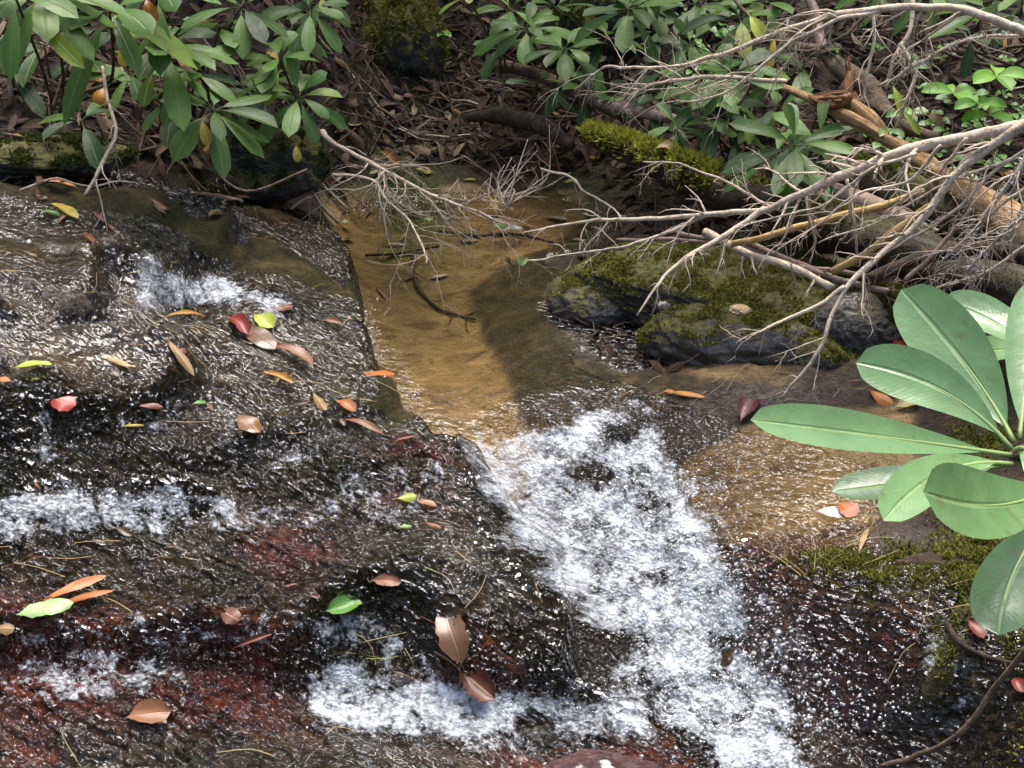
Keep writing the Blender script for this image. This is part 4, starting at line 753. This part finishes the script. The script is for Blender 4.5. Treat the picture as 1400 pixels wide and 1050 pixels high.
bush('rhododendron', 'rhododendron with small leaf whorls at the top centre of the bank', [(800,160,4.65),(740,110,4.85)],
  [(720,38,4.5,60,11,.5),(772,66,4.4,64,11,.48),(860,12,4.15,80,10,.45),(735,112,4.5,58,5,.3),(698,12,4.65,55,9,.45),(805,122,4.45,58,6,.3),(640,-6,4.5,42,6,.7),(760,10,4.7,55,8,.35),(830,50,4.5,60,8,.28),(790,95,4.55,55,7,.3),(688,60,4.7,50,7,.3)])
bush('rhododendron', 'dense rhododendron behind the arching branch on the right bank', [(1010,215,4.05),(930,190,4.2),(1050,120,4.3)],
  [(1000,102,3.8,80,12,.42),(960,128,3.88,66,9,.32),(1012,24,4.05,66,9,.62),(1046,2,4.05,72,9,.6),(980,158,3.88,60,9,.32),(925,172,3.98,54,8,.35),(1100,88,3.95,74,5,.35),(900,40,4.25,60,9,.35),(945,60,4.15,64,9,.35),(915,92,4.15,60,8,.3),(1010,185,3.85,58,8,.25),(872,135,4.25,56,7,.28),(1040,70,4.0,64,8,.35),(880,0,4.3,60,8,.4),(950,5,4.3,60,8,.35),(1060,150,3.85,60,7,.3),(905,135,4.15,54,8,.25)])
bush('rhododendron', 'low rhododendron whorl of narrow leaves just above the rotten log', [(1090,245,3.8)],
  [(1088,198,3.52,86,14,.38),(1060,215,3.6,70,8,.3),(1120,190,3.62,72,8,.28)], W=.25)
bush('rhododendron', 'rhododendron partly in view in the upper right corner', [(1385,90,4.15)],
  [(1350,12,3.95,66,9,.45),(1398,-2,3.85,66,9,.5),(1270,-12,4.3,64,8,.4),(1330,45,4.1,60,6,.3),(1210,-15,4.4,60,8,.35)])
# yellowing single leaves hanging from the rhododendrons
def hang(u, v, dep, Lp, dx, dy, W, mat, label, tint=.5, cat='leaf'):
    a = D(u, v, dep); e = D(u + dx, v + dy, dep - .02); m = MB(); c = a.copy()
    leaf(m, a - c, (a + e) / 2 - c + np.array([0, -.02, .01]), e - c, mpx(W, dep), unit(np.array([.2, -1, .35])), 1.0, .5, fold=.12, roll=.4, wav=.02, tint=tint, ns=8)
    o = m.build('hanging_leaf', mat); o.location = [float(x) for x in c]; tag(o, label, cat, 'yellowing leaves hanging on the rhododendrons')
hang(38, 12, 3.1, 90, 78, 82, 24, M_LIME, 'long yellow green leaf drooping from the upper left rhododendron', .2)
hang(176, 52, 3.4, 40, -6, 40, 19, M_YEL, 'short yellow leaf hanging left of the big leaf whorl', .5)
hang(210, 95, 3.44, 50, -14, 52, 20, M_LIME, 'olive leaf hanging below the big leaf whorl', .0)
hang(276, 160, 3.55, 40, 10, 40, 16, M_YEL, 'yellow leaf hanging under the lower whorl of the big rhododendron', .3)
hang(384, 95, 3.74, 50, -22, 50, 20, M_LIME, 'spotted olive leaf hanging under the smaller rhododendron', .1)
hang(405, 196, 3.8, 26, 3, 26, 12, M_YEL, 'tiny yellow leaf dangling in front of the moss hummock', .6)
hang(142, 118, 3.5, 26, -4, 26, 22, M_ORG, 'small orange leaf caught on a stem in the upper left', .8)
hang(200, -5, 3.35, 40, 12, 40, 22, M_ORG, 'half brown half yellow leaf at the top edge on the left', .6)
hang(1060, 45, 3.95, 50, -12, 52, 14, M_YEL, 'narrow yellow leaf among the dense rhododendron leaves', .4)
hang(1022, 18, 3.9, 40, 22, 36, 22, M_LIME, 'light yellow green leaf at the top of the dense rhododendron', .9)
hang(1016, 150, 3.75, 60, 8, 48, 13, M_LIME, 'olive leaf hanging in the dark under the dense rhododendron', .1)
hang(1218, 112, 3.6, 50, 14, 44, 12, M_LIME, 'withered pale green leaf hanging beside the snag', .5)
hang(1228, 145, 3.6, 50, 30, 40, 11, M_LIME, 'second withered pale green leaf hanging lower beside the snag', .3)
hang(724, 352, 3.6, 20, -16, 8, 12, M_GRNW, 'pale green leaf on the tip of the thin branch over the pool', 1)
# seedling and ground plants
def seedling(label, base, tops, mat, Lp, W=.52, cat='seedling', group=None, name='seedling'):
    b = GY_(*base); root = empty(name, [float(x) for x in b]); tag(root, label, cat, group)
    for (u, v, dep, n) in tops:
        c = D(u, v, dep) - b; m = MB(); ph0 = rng.uniform(0, 6); L = mpx(Lp, dep)
        for i in range(n):
            ph = ph0 + 6.283 * i / n + rng.normal(0, .2); d = np.array([math.cos(ph), math.sin(ph), rng.uniform(-.05, .3)]); l = L * rng.uniform(.7, 1.15)
            leaf(m, c, c + d * l * .5 + np.array([0, 0, .01]), c + d * l + np.array([0, 0, -.2 * l]), l * W, np.array([0, -.5, 1]), .8, .75, fold=.12, roll=.3, tint=rng.uniform(.2, 1), ns=7, pet=.1)
        m.build('leaves', mat, root); m2 = MB(); tube(m2, smooth_path([np.zeros(3), c * .5 + rng.normal(0, .015, 3), c], 8), np.linspace(.003, .0016, 8), 5); m2.build('stem', M_BARK, root)
seedling('bright green seedling with broad pointed leaves at the right edge', (1360,210,3.75), [(1362,105,3.4,5),(1338,142,3.38,5),(1305,128,3.45,4),(1352,158,3.4,3)], M_BRIGHT, 42)
seedling('small three leaved seedling beside the split trunk', (1215,200,3.75), [(1214,180,3.62,4),(1236,160,3.62,3)], M_GRNW, 26)
seedling('small green plant in the shade at the centre of the bank', (606,60,5.05), [(606,48,4.9,5)], M_GRNW, 16)
# ================================================================== leaves lying on the rock, in the water and on the bank
def lay(u, v, Lp, Wp, ang, mat, label, tint=.5, curl=.15, roll=.4, shape=(.9, .6), name='fallen_leaf', group='fallen leaves on the wet rock', lift=.004, wav=.03, tree=None, n=None, tip=0.0):
    p, nm = hit(u, v, tree); nm = unit(nm * .5 + np.array([0, -.1, .9])); dep = (p - [0, 0, CAM_H]) @ np.array([0, CP, -SP])
    a = R(ang); du, dv = math.cos(a) * Lp / 2, -math.sin(a) * Lp / 2
    def on(uu, vv):                                        # where a pixel's ray meets the plane of the leaf
        d = ray(uu, vv); o = np.array([0, 0, CAM_H]); return o + d * (((p - o) @ nm) / (d @ nm))
    A_, E_ = on(u - du, v - dv), on(u + du, v + dv); sc = np.linalg.norm(E_ - A_); q = mpx(Lp, dep)
    if sc > 2.2 * q: A_, E_ = p + (A_ - p) * 2.2 * q / sc, p + (E_ - p) * 2.2 * q / sc
    L = np.linalg.norm(E_ - A_); m = MB()
    leaf(m, A_ - p, nm * curl * L, E_ - p + nm * tip * L, mpx(Wp, dep) * 1.08, nm, *shape, fold=.08, roll=roll, wav=wav, tint=tint, ns=12, pet=.06, twist=rng.normal(0, .5), ragged=.07)
    o = m.build(name, mat); o.location = [float(x) for x in p + nm * lift]; return tag(o, label, 'leaf', group)
LV = [
 (88,290,44,15,-28,M_YEL,'bright yellow leaf on the wet ledge at the upper left',.6),(68,293,30,8,-10,M_GRNW,'thin green leaf tucked under the bright yellow one',.1),
 (324,248,44,14,-8,M_YEL,'pale yellow leaf at the foot of the bank',1.0),(330,239,40,22,-25,M_TAN,'tan leaf partly under the pale yellow one',.3),
 (218,281,30,20,-30,M_RUST,'rust brown leaf at the back of the ledge',.5),(373,278,28,18,-60,M_RUST,'upright rust leaf near the corner of the ledge',.6),(294,297,20,16,10,M_TAN,'small round tan leaf on the back of the ledge',.4),
 (56,246,76,14,-8,M_RUST,'long curled brown leaf on the ledge at upper left',.1),(75,254,60,8,-6,M_ORG,'narrow orange brown leaf below the long curled one',.5),(50,222,100,12,-4,M_BRN,'long dark strip of leaf at the left edge under the bank',.3),(285,270,90,10,-6,M_BRN,'long dark curled leaf lying at the foot of the bank',.6),(325,279,56,9,6,M_RUST,'thin rust leaf on the shaded back of the ledge',.3),
 (248,437,64,11,4,M_ORG,'narrow orange leaf on the wet ledge below the small cascade',.9),(326,447,36,26,-40,M_RED,'curled dark red leaf on the grey patch of rock',.2),(352,462,60,30,-35,M_BRN,'wet translucent brown leaf behind the curled red one',.6),(398,488,66,20,-24,M_RUST,'dull pinkish brown leaf lying past the curled red one',.8),
 (361,440,32,25,-35,M_LIME,'round pale yellow leaf on the grey patch of rock',.95),(388,424,26,15,15,M_RUST,'small dark rust leaf beside the round pale yellow one',.0),(452,443,32,13,-10,M_RUST,'rust leaf near the edge of the pool',.7),
 (243,487,74,12,-52,M_TAN,'long thin tan leaf pointing down the flow',.2),(45,503,54,14,6,M_LIME,'yellow green leaf on the calm water film at left',.8),(3,523,26,10,0,M_ORG,'orange leaf cut off by the left edge',.3),(160,496,46,12,-18,M_TAN,'pale tan leaf on the middle step of the ledge',.8),
 (85,550,40,30,-15,M_RED,'crumpled bright red leaf in the water at left',.8),(203,557,40,8,-3,M_RUST,'thin rust leaf below the middle step',.6),(272,553,20,8,10,M_GRNW,'tiny green leaf in the flow at left centre',.2),(340,581,38,30,-40,M_BRN,'wet brown triangular leaf in the flow',1.0),
 (380,518,46,14,-18,M_ORG,'tan orange leaf stuck at a small stone',1.0),(436,551,30,14,-55,M_TAN,'tan leaf standing up in the flow',.3),(473,557,30,16,-30,M_ORG,'orange red leaf near the dark lip of the ledge',.1),(494,585,64,10,-18,M_RUST,'narrow rust leaf sliding towards the dark lip',.7),(513,514,52,12,2,M_ORG,'orange leaf on the dark lip beside the pool',.4),(552,602,30,10,15,M_RUST,'small rust leaf where the water goes over the lip',.5),
 (180,584,34,6,4,M_YEL,'thin yellow strip of leaf in the flow',.1),(556,681,28,17,10,M_LIME,'lime yellow leaf on the red patch of the ledge',.6),(582,690,30,12,-15,M_RUST,'pinkish leaf touching the lime yellow one',.9),(553,722,20,7,0,M_GRNW,'tiny green leaf below the lime yellow one',.6),(592,720,24,10,-20,M_RUST,'small rust leaf on the dark hump of rock',.8),
 (528,796,42,18,-4,M_RUST,'light rust leaf on the dark hump of rock',.9),(470,831,52,32,12,M_GRNW,'bright green wet leaf under the running water',.4),(619,868,84,40,-72,M_BRN,'big glossy brown leaf standing in the water by the dark hump',.75),(652,936,66,40,-40,M_RUST,'dark red brown sunken leaf below the big glossy one',.0),
 (62,834,80,26,12,M_GRNW,'pale green leaf lying under two orange ones',1.0),(98,808,104,13,22,M_ORG,'long orange leaf on top of the pale green one',.4),(118,820,80,12,16,M_ORG,'second long orange leaf on the pale green one',.1),(315,843,30,24,-30,M_RUST,'rust red leaf under the running water',.4),(203,979,62,36,8,M_RUST,'pinkish brown broad leaf near the lower left corner',1.0),(6,860,30,20,0,M_TAN,'tan leaf at the left edge of the picture',.3),(345,878,60,10,20,M_RUST,'thin rust strip of leaf in the foaming water',.3),
]
for q in LV: lay(*q[:8][:7], tint=q[7], curl=rng.uniform(.05, .3), roll=rng.uniform(-1.4, 1.4), wav=.06, shape=(.7, .6) if q[3] > 20 else (.9, .6))
for q in [(1157,698,32,26,-35,M_ORG,'orange leaf at the edge of the sandy shallows',.1),(1134,704,40,16,-8,M_GREYW,'wet grey leaf lying on the orange one in the shallows',.7),(940,541,50,11,-8,M_ORG,'orange leaf on the wet rock below the boulders',.7),(915,536,14,12,0,M_ORG,'tiny orange leaf beside the wet rock edge',.2),(1021,562,36,28,60,M_MAR,'dark maroon leaf standing in the shallow water',.3),(1240,556,34,20,5,M_TAN,'cream coloured leaf between the big green leaves',1.0),(1334,862,34,18,-50,M_RED,'curled dark red leaf near the dark branch at right',.0),(1393,938,24,20,-60,M_RED,'dark red leaf cut off by the right edge',.1),(1180,742,40,7,70,M_TAN,'thin pale leaf at the sandy edge',.6),
          (537,128,18,12,20,M_YEL,'bright yellow orange leaf high on the dark bank',.4),(516,187,16,9,-10,M_YEL,'small yellow leaf on the litter behind the pool',.5),(625,207,18,9,40,M_YEL,'yellow leaf on the litter near the back of the pool',.6),(567,214,30,12,-25,M_TAN,'tan leaf at the back edge of the pool',.2),(578,235,22,13,-15,M_YEL,'dull yellow leaf caught by the slanting branch',.0),(815,218,34,9,3,M_YEL,'dull yellow leaf below the mossy log end',.1),(785,197,44,7,-14,M_LIME,'long olive leaf beside the mossy log end',.2),(780,250,22,9,10,M_LIME,'pale green leaf at the right back of the pool',.9),(641,247,20,5,2,M_YEL,'yellow leaf floating at the very back of the pool',.2),(583,301,16,8,-10,M_GRNW,'small green leaf floating in the pool under the branches',.1),(472,306,14,9,0,M_GRNW,'small green leaf floating near the ledge corner',.1),(683,311,22,12,10,M_GRNW,'green leaf floating below the twig clump',.2),(678,283,16,18,80,M_YEL,'yellow leaf caught in the twig clump',.1),(700,316,30,9,5,M_GREYW,'pale wet leaf floating at the back of the pool',.4),(1205,545,40,24,-30,M_ORG,'orange leaf beside the boulders behind the big leaf',.5),(1212,528,36,18,-60,M_RUST,'rust leaf wedged under the dark grey boulder',.7),(1225,480,30,14,60,M_RED,'red leaf behind the bare dark boulder',.1)]:
    lay(*q[:7], tint=q[7], curl=rng.uniform(.08, .22), roll=rng.uniform(-.8, .8), group='fallen leaves around the pool')
lay(908, 210, 28, 14, 8, M_TAN, 'orange tan leaf lying on the bright moss of the log', tint=.2, group=None, lift=.02, tree=bvh_of([log]))
# single brown leaves of the litter
def region(n, u0, u1, v0, v1, avoid=True):
    out = []
    while len(out) < n:
        u, v = rng.uniform(u0, u1), rng.uniform(v0, v1); p, nm = hit(u, v)
        if float(zs(p[0], p[1], GSP)) > .01 and float(zs(p[0], p[1], GSE)) > -.10 and not (u < 640 and v > 262): out.append((u, v, p, nm))
    return out
LITM = []
for q in range(10):
    m = MB(); L = .085 + .03 * rng.uniform(-1, 1); leaf(m, (-L / 2, 0, 0), (0, rng.normal(0, .01), L * rng.uniform(.05, .35)), (L / 2, 0, rng.uniform(0, .02)), L * rng.uniform(.25, .42), (0, 0, 1), .9, .6, fold=.1, roll=rng.uniform(-1.3, 1.3), wav=.06, tint=rng.uniform(0, .5), ns=6, pet=.08, twist=rng.normal(0, .6))
    o = m.build('dead_leaf', M_LITO); LITM.append(o)
used = set()
def litter(n, box, label, group):
    for (u, v, p, nm) in region(n, *box):
        k = rng.integers(0, 10); o = LITM[k] if k not in used else LITM[k].copy()
        if k in used: COL.objects.link(o)
        used.add(k); e = Vector(unit(nm + rng.normal(0, .35, 3))).to_track_quat('Z', 'Y'); import mathutils
        o.rotation_mode = 'QUATERNION'; o.rotation_quaternion = e @ mathutils.Quaternion((0, 0, 1), rng.uniform(0, 6.28)); s = rng.uniform(.75, 1.35); o.scale = (s, s, s)
        o.location = [float(x) for x in p + nm * rng.uniform(.012, .03)]; tag(o, label, 'leaf', group)
for u, v in [(505,290),(560,285),(610,300),(640,330),(720,315),(760,300),(700,360),(540,335),(470,330),(790,330),(600,380),(520,400)]:
    lay(u, v, rng.uniform(16, 34), rng.uniform(5, 10), rng.normal(0, 25), M_BRN, 'dark sunken leaf on the sand of the pool', tint=rng.uniform(0, .4), curl=.04, group='sunken leaves in the pool', name='sunken_leaf', tree=BV, lift=.003)
for (n_, u0, u1, v0, v1) in [(9,60,560,420,620),(5,0,560,640,1030),(9,0,430,262,330)]:
    for q in range(n_):
        u, v = rng.uniform(u0, u1), rng.uniform(v0, v1)
        lay(u, v, rng.uniform(12, 30), rng.uniform(4, 11), rng.normal(-10, 30), [M_BRN, M_RUST, M_BRN][rng.integers(0, 3)], 'small brown leaf scrap stuck to the wet ledge among the bigger leaves', tint=rng.uniform(0, .6), curl=.05, roll=rng.uniform(-1, 1), group='small leaf scraps on the wet ledge', lift=.002, name='leaf_scrap')
litter(70, (440,700,20,250), 'dead brown leaf in the litter of the bank behind the pool', 'litter leaves behind the pool')
litter(55, (0,440,60,260), 'dead brown leaf in the litter under the left rhododendrons', 'litter leaves under the left rhododendrons')
litter(50, (700,900,120,290), 'dead brown leaf in the litter between the pool and the mossy log end', 'litter leaves by the mossy log end')
litter(45, (930,1250,300,380), 'dead brown leaf in the dark gap under the rotten log', 'litter leaves under the rotten log')
litter(60, (1150,1400,0,330), 'dead brown leaf in the litter of the upper right bank', 'litter leaves of the upper right bank')
# the mass of the litter
mb = MB(); mt = MB(); cnt = 0
while cnt < 11500:
    x, y = rng.uniform(-2.3, 2.3), rng.uniform(1.6, 5.55); sp = float(zs(x, y, GSP)); se = float(zs(x, y, GSE))
    uu, vv = proj([x, y, 0.05 + .2 * max(0, y - 4.2)])
    if sp < .0 or se < -.05 or (x > .45 and y < 3.15 and x < 1.0 + (y - 1.6) * .30) or (x < .4 and y < 2.6) or (se < .2 and vv > 275 and uu < 640): continue
    if rng.uniform() > .25 + .75 * ss(.0, .12, np.array(sp)): continue
    z = float(zs(x, y)); gx = (float(zs(x + .02, y)) - z) / .02; gy = (float(zs(x, y + .02)) - z) / .02; nm = unit([-gx, -gy, 1]); cnt += 1
    a = rng.uniform(0, 6.28); d = np.array([math.cos(a), math.sin(a), 0]); d = unit(d - nm * (d @ nm) + nm * rng.normal(0, .25)); L = rng.uniform(.03, .10); p = np.array([x, y, z]) + nm * rng.uniform(.0, .02)
    leaf(mb, p - d * L / 2, p + nm * L * rng.uniform(-.1, .3), p + d * L / 2, L * rng.uniform(.18, .42), unit(nm + rng.normal(0, .45, 3)), .9, .6, fold=.1, roll=rng.uniform(-1.2, 1.2), tint=float(np.clip(rng.beta(1.6, 2.4), 0, 1)), ns=4, pet=.05, cols=(-1, 0, 1))
    if cnt % 3 == 0:
        L = rng.uniform(.06, .40); r = rng.uniform(.0010, .0036); P = np.array([p - d * L / 2, p + nm * .006 + rng.normal(0, .008, 3), p + d * L / 2]); tube(mt, smooth_path(P, 5), np.linspace(r, r * .5, 5), 4, rng.uniform(0, 1), cap=False)
tag(mb.build('leaf_litter', M_LIT), 'carpet of dead brown leaves on the banks', 'leaf litter', kind='stuff')
tag(mt.build('twig_litter', M_BARK), 'scattered small dead twigs on the banks', 'twig litter', kind='stuff')
# single larger sticks on the bank
def bankstick(n, box, label, group, mats=(M_BARK, M_TWIG, M_ROSE)):
    for (u, v, p, nm) in region(n, *box):
        a = rng.uniform(-1.0, 1.0) + (math.pi if rng.uniform() < .5 else 0); L = rng.uniform(.18, .5); d = np.array([math.cos(a), math.sin(a) * .8, rng.normal(0, .1)]); m = MB(); P = []
        for t in np.linspace(-.5, .5, 7):
            x, y = p[0] + d[0] * L * t, p[1] + d[1] * L * t; P.append([x, y, max(float(zs(x, y)) + .012, p[2] - .3) + rng.uniform(0, .02)])
        P = smooth_path(np.array(P), 16) - p; r = rng.uniform(.002, .0055); tube(m, P, np.linspace(r, r * .45, 16), 6, .5, .25); o = m.build('stick', random.choice(mats)); o.location = [float(q) for q in p]; tag(o, label, 'stick', group)
bankstick(34, (440,760,60,245), 'bare stick lying in the litter behind the pool', 'sticks behind the pool')
bankstick(22, (0,430,100,262), 'bare stick lying under the left rhododendrons', 'sticks under the left rhododendrons')
bankstick(18, (1150,1400,0,330), 'bare stick lying on the upper right bank', 'sticks of the upper right bank')
for (a, lab) in [([(72,150),(90,95),(110,62),(130,40)], 'leaning brown stem in the upper left under the leaves'), ([(245,120),(260,180),(290,230),(340,262),(420,232)], 'looping bare stem hanging under the big rhododendron')]:
    P = smooth_path([D(u, v, 3.55) for u, v in a], 20); m = MB(); tube(m, P - P[9], np.linspace(.006, .0035, 20), 6, .5, .2); o = m.build('woody_shoot', M_BARK); o.location = [float(q) for q in P[9]]; tag(o, lab, 'shoot')
branch('pale_stick', [(140,92,3.45),(148,140,3.43),(157,185,3.4),(140,225,3.38),(118,268,3.36)], 2.6, 3, 'thin pale stick standing on the ledge under the big rhododendron', tw=3, twL=.12, group=None, cat='stick')
# ground plants on the right bank
mb = MB(); c = 0
for (u, v, p, nm) in region(95, 1180, 1400, 90, 330) + region(50, 920, 1000, 20, 160):
    h = rng.uniform(.02, .09)
    for g in range(rng.integers(2, 5)):
        a = rng.uniform(0, 6.28); d = np.array([math.cos(a), math.sin(a), rng.uniform(0, .3)]); l = rng.uniform(.02, .055); b = p + np.array([0, 0, h]) + d * .004
        leaf(mb, b, b + d * l * .5 + np.array([0, 0, .006]), b + d * l - np.array([0, 0, .006]), l * .6, np.array([0, -.4, 1]), .7, .7, fold=.15, tint=rng.uniform(.0, .4), ns=5, pet=.1, cols=(-1, 0, 1))
tag(mb.build('ground_plants', M_GRNW), 'low green ground plants on the right bank', 'ground plants', kind='stuff')
# pine needles and grass blades washed onto the rock
mt = MB()
for (u, v, su, sv, n, an) in [(60,770,70,30,34,.2),(240,750,60,20,14,.1),(640,830,60,60,22,-.9),(560,900,60,30,12,-.4),(150,410,120,25,36,.1),(300,470,80,25,24,.1),(430,470,60,40,18,.3),(440,1020,60,20,8,1.2),(1080,530,120,15,40,.2),(840,440,30,15,22,.3),(1180,730,40,25,36,1),(1090,770,90,10,12,-.5),(380,560,80,60,14,.3),(560,560,30,40,10,-1),(1330,830,40,40,18,1),(200,1020,120,20,10,.1)]:
    for q in range(int(n * (.3 if u < 500 else .6))):
        p, nm = hit(u + rng.normal(0, su * .9), v + rng.normal(0, sv * .9)); a = an + rng.normal(0, .6); d = np.array([math.cos(a), math.sin(a), 0]); d = unit(d - nm * (d @ nm)); L = rng.uniform(.03, .11); b = rng.normal(0, .005, 3)
        tube(mt, smooth_path([p - d * L / 2 + nm * .003, p + nm * .005 + b, p + d * L / 2 + nm * .003], 7), .0006, 3, rng.uniform(0, 1), cap=False)
def m_needle():
    t = NT('needle_mat'); return t.end(t.pbr(color=t.ramp(t.attr('tint'), [(0, (.16, .07, .02)), (.5, (.34, .20, .06)), (.8, (.42, .33, .12)), (1, (.25, .28, .08))]), rough=.5))
tag(mt.build('pine_needles', m_needle()), 'thin needles and grass blades washed onto the rock', 'needles', kind='stuff')
# moss on the ground sheet (mossy rock at lower right, left ledge back)
P_, N_ = [], []
for (u, v, su, sv, n) in [(1235,775,90,26,3600),(1330,760,50,70,2200),(1150,765,60,12,1200),(1290,870,20,40,700),(1345,600,40,20,800),(1385,930,22,70,1100),(1290,640,40,20,700),(560,110,70,60,1800)]:
    for q in range(n):
        p, nm = hit(u + rng.normal(0, su * .6), v + rng.normal(0, sv * .6), BV)
        if float(vn(p[0] * 22, p[1] * 22, 5)) > .42: P_.append(p); N_.append(nm)
tag(blades('moss', np.array(P_), np.array(N_), .011, M_MOSS), 'green moss on the wet rock at lower right', 'moss', kind='stuff')
# bubbles riding on the water round the foam
def m_bub():
    t = NT('bubble_mat'); lw = t.n('LayerWeight', {'Blend': .35}).outputs['Facing']
    tr_ = t.n('BsdfTransparent', {'Color': (.96, .97, .98, 1)}).outputs[0]; gl = t.n('BsdfGlossy', {'Color': (1, 1, 1, 1), 'Roughness': .04}).outputs[0]; df = t.n('BsdfDiffuse', {'Color': (.85, .88, .9, 1)}).outputs[0]
    sh = t.n('MixShader', {0: t.math('ADD', .08, t.math('MULTIPLY', lw, .6), True), 1: tr_, 2: gl}).outputs[0]
    return t.end(t.n('MixShader', {0: .22, 1: sh, 2: df}).outputs[0])
BVWA = bvh_of([water]); VB, FB, nB = [], [], 0
for (u, v, su, sv, n, r0) in [(1010,850,60,60,160,.0042),(1070,880,70,40,80,.0045),(960,930,90,60,500,.0035),(1100,970,80,50,220,.004),(900,650,60,40,200,.003),(940,690,50,60,260,.0034),(850,560,80,25,140,.003),(500,440,14,40,60,.003),(560,545,10,50,50,.003),(620,570,50,30,40,.0025),(1010,620,40,40,90,.003),(880,800,60,60,300,.003),(1010,1010,60,40,260,.0038),(780,600,90,20,160,.003),(1190,960,70,30,40,.004),(990,770,40,40,160,.004)]:
    for q in range(n):
        h = BVWA.ray_cast(Vector((0, 0, CAM_H)), Vector(ray(u + rng.normal(0, su * .7), v + rng.normal(0, sv * .7))))
        if h[0] is None: continue
        r = r0 * .62 * rng.lognormal(-.15, .4); VB.append(ICO2[0] * r + np.array(h[0]) + np.array([0, 0, r * .25])); FB.append(ICO2[1] + nB); nB += len(ICO2[0])
o = mesh_obj('bubbles', np.concatenate(VB), np.concatenate(FB), m_bub()); tag(o, 'round bubbles floating around the white foam', 'bubbles', kind='stuff')

# ================================================================== the big leaves close by on the right
fg = empty('rhododendron_sprig', [float(x) for x in D(1388, 622, .85)]); tag(fg, 'pale green rhododendron sprig with big smooth leaves close on the right', 'rhododendron')
FO_ = np.array(fg.location)
def bigleaf(base, mid, tip, W, up, tint, a=1.0, b=.48, fold=.08, roll=.25, twist=0.0, label=None, pet=.10):
    m = MB(); A_, M_, E_ = D(*base) - FO_, D(*mid) - FO_, D(*tip) - FO_; C_ = 2 * M_ - (A_ + E_) / 2
    leaf(m, A_, C_, E_, .84 * mpx(W, (base[2] + tip[2]) / 2), up, a, b, fold=fold, roll=roll, wav=.006, tint=tint, ns=26, pet=pet, cols=tuple(np.linspace(-1, 1, 11)), twist=twist)
    o = m.build('leaf', M_FRONT, fg); 
    if label: o['label'] = label
    m2 = MB(); ts = np.linspace(0, .8, 14); P = np.array([(1 - t) ** 2 * A_ + 2 * t * (1 - t) * C_ + t * t * E_ for t in ts]); tube(m2, P - np.array(unit(up)) * .0008, np.linspace(.0019, .0006, 14), 6); m2.build('midrib', M_STALK, o)
def m_stalk():
    t = NT('leaf_stalk_mat'); return t.end(t.pbr(color=(.22, .30, .10), rough=.45))
M_STALK = m_stalk()
UPC = (0, -.55, .85)
bigleaf((1384,622,.85), (1215,598,.80), (1026,574,.76), 78, (0.05, -.5, .86), .55)
bigleaf((1384,614,.86), (1290,535,.87), (1170,496,.88), 92, (.1, -.75, .65), .60)
bigleaf((1386,604,.87), (1325,505,.90), (1232,396,.93), 112, (-.2, -.85, .5), .50)
bigleaf((1394,600,.90), (1405,500,.93), (1420,385,.97), 84, (-.3, -.85, .45), .45)
bigleaf((1450,520,.95), (1375,450,1.0), (1288,412,1.03), 78, (.1, -.6, .8), .35)
bigleaf((1470,500,.97), (1410,478,1.02), (1310,486,1.06), 60, (.1, -.5, .85), .7)
bigleaf((1380,632,.85), (1270,655,.84), (1136,672,.83), 72, (0, -.2, 1), .05, label='darker leaf showing its underside')
bigleaf((1384,634,.84), (1290,645,.79), (1208,712,.74), 78, (.25, -.25, .95), .75)
bigleaf((1460,655,.80), (1370,690,.72), (1262,672,.66), 122, (.05, -.62, .78), .62, b=.42)
bigleaf((1450,690,.80), (1390,775,.75), (1366,868,.72), 104, (-.45, -.85, .35), .10, label='drooping leaf showing its grey green back')
bigleaf((1388,616,.85), (1410,622,.80), (1425,680,.78), 40, (-.3, -.8, .5), .8)
m = MB(); P = smooth_path([D(1384,622,.855) - FO_, D(1440,640,.88) - FO_, D(1560,740,.95) - FO_, D(1750,1000,1.15) - FO_, D(1850,1350,1.5) - FO_], 24); tube(m, P, np.linspace(.0035, .007, 24), 8, .5, .1); m.build('stem', M_BARK, fg)

# ================================================================== wood beyond the picture, with unseen leaves added for shade
mb = MB(); mtk = MB()
for q in range(26):
    x = rng.uniform(-11, 11); y = rng.uniform(7.5, 13); z0 = float(terrain(np.array([[x]]), np.array([[y]]))[0][0, 0]); H = rng.uniform(3, 4.5)
    P = smooth_path([(x, y, z0 - .3), (x + rng.normal(0, .2), y, z0 + H * .5), (x + rng.normal(0, .4), y, z0 + H)], 12); tube(mtk, P, np.linspace(.16, .05, 12), 8)
def canopy(n, bx, by, bz, s, dens=.45):
    k = 0
    while k < n:
        p = np.array([rng.uniform(*bx), rng.uniform(*by), rng.uniform(*bz)])
        if float(vn(np.array(p[0] * .8 + p[2]), np.array(p[1] * .8 - p[2] * .7), 3)) < dens: k += .2; continue
        d = unit(rng.normal(0, 1, 3)); l = s * rng.uniform(.6, 1.3); leaf(mb, p, p + d * l * .5, p + d * l, l * .45, unit(rng.normal(0, 1, 3) + np.array([0, 0, .8])), .8, .7, tint=rng.uniform(0, .8), ns=3, pet=.05, cols=(-1, 0, 1)); k += 1
canopy(3600, (-12, 12), (7.2, 14), (2.2, 6.2), .55)
canopy(2900, (-2.4, .7), (4.4, 6.8), (.95, 2.4), .17, .40)  # low overhang out of view, added to shade the bank
canopy(500, (.6, 2.2), (4.7, 6.8), (1.1, 2.4), .17, .40)  # sparser overhang, keeps the right bank less shaded
canopy(1800, (-12, -5), (-6, 8), (2.0, 9.0), .6); canopy(1800, (5, 12), (-6, 8), (2.0, 9.0), .6); canopy(1500, (-12, 12), (-14, -7), (1, 8), .6)  # unseen crowns at the sides and behind, added for contrast
fo = mb.build('forest', M_RHODO); tag(fo, 'unseen leafy forest around the stream with overhang added to shade the bank', 'forest', kind='stuff')
o = mtk.build('trunks', M_DARKT, fo)
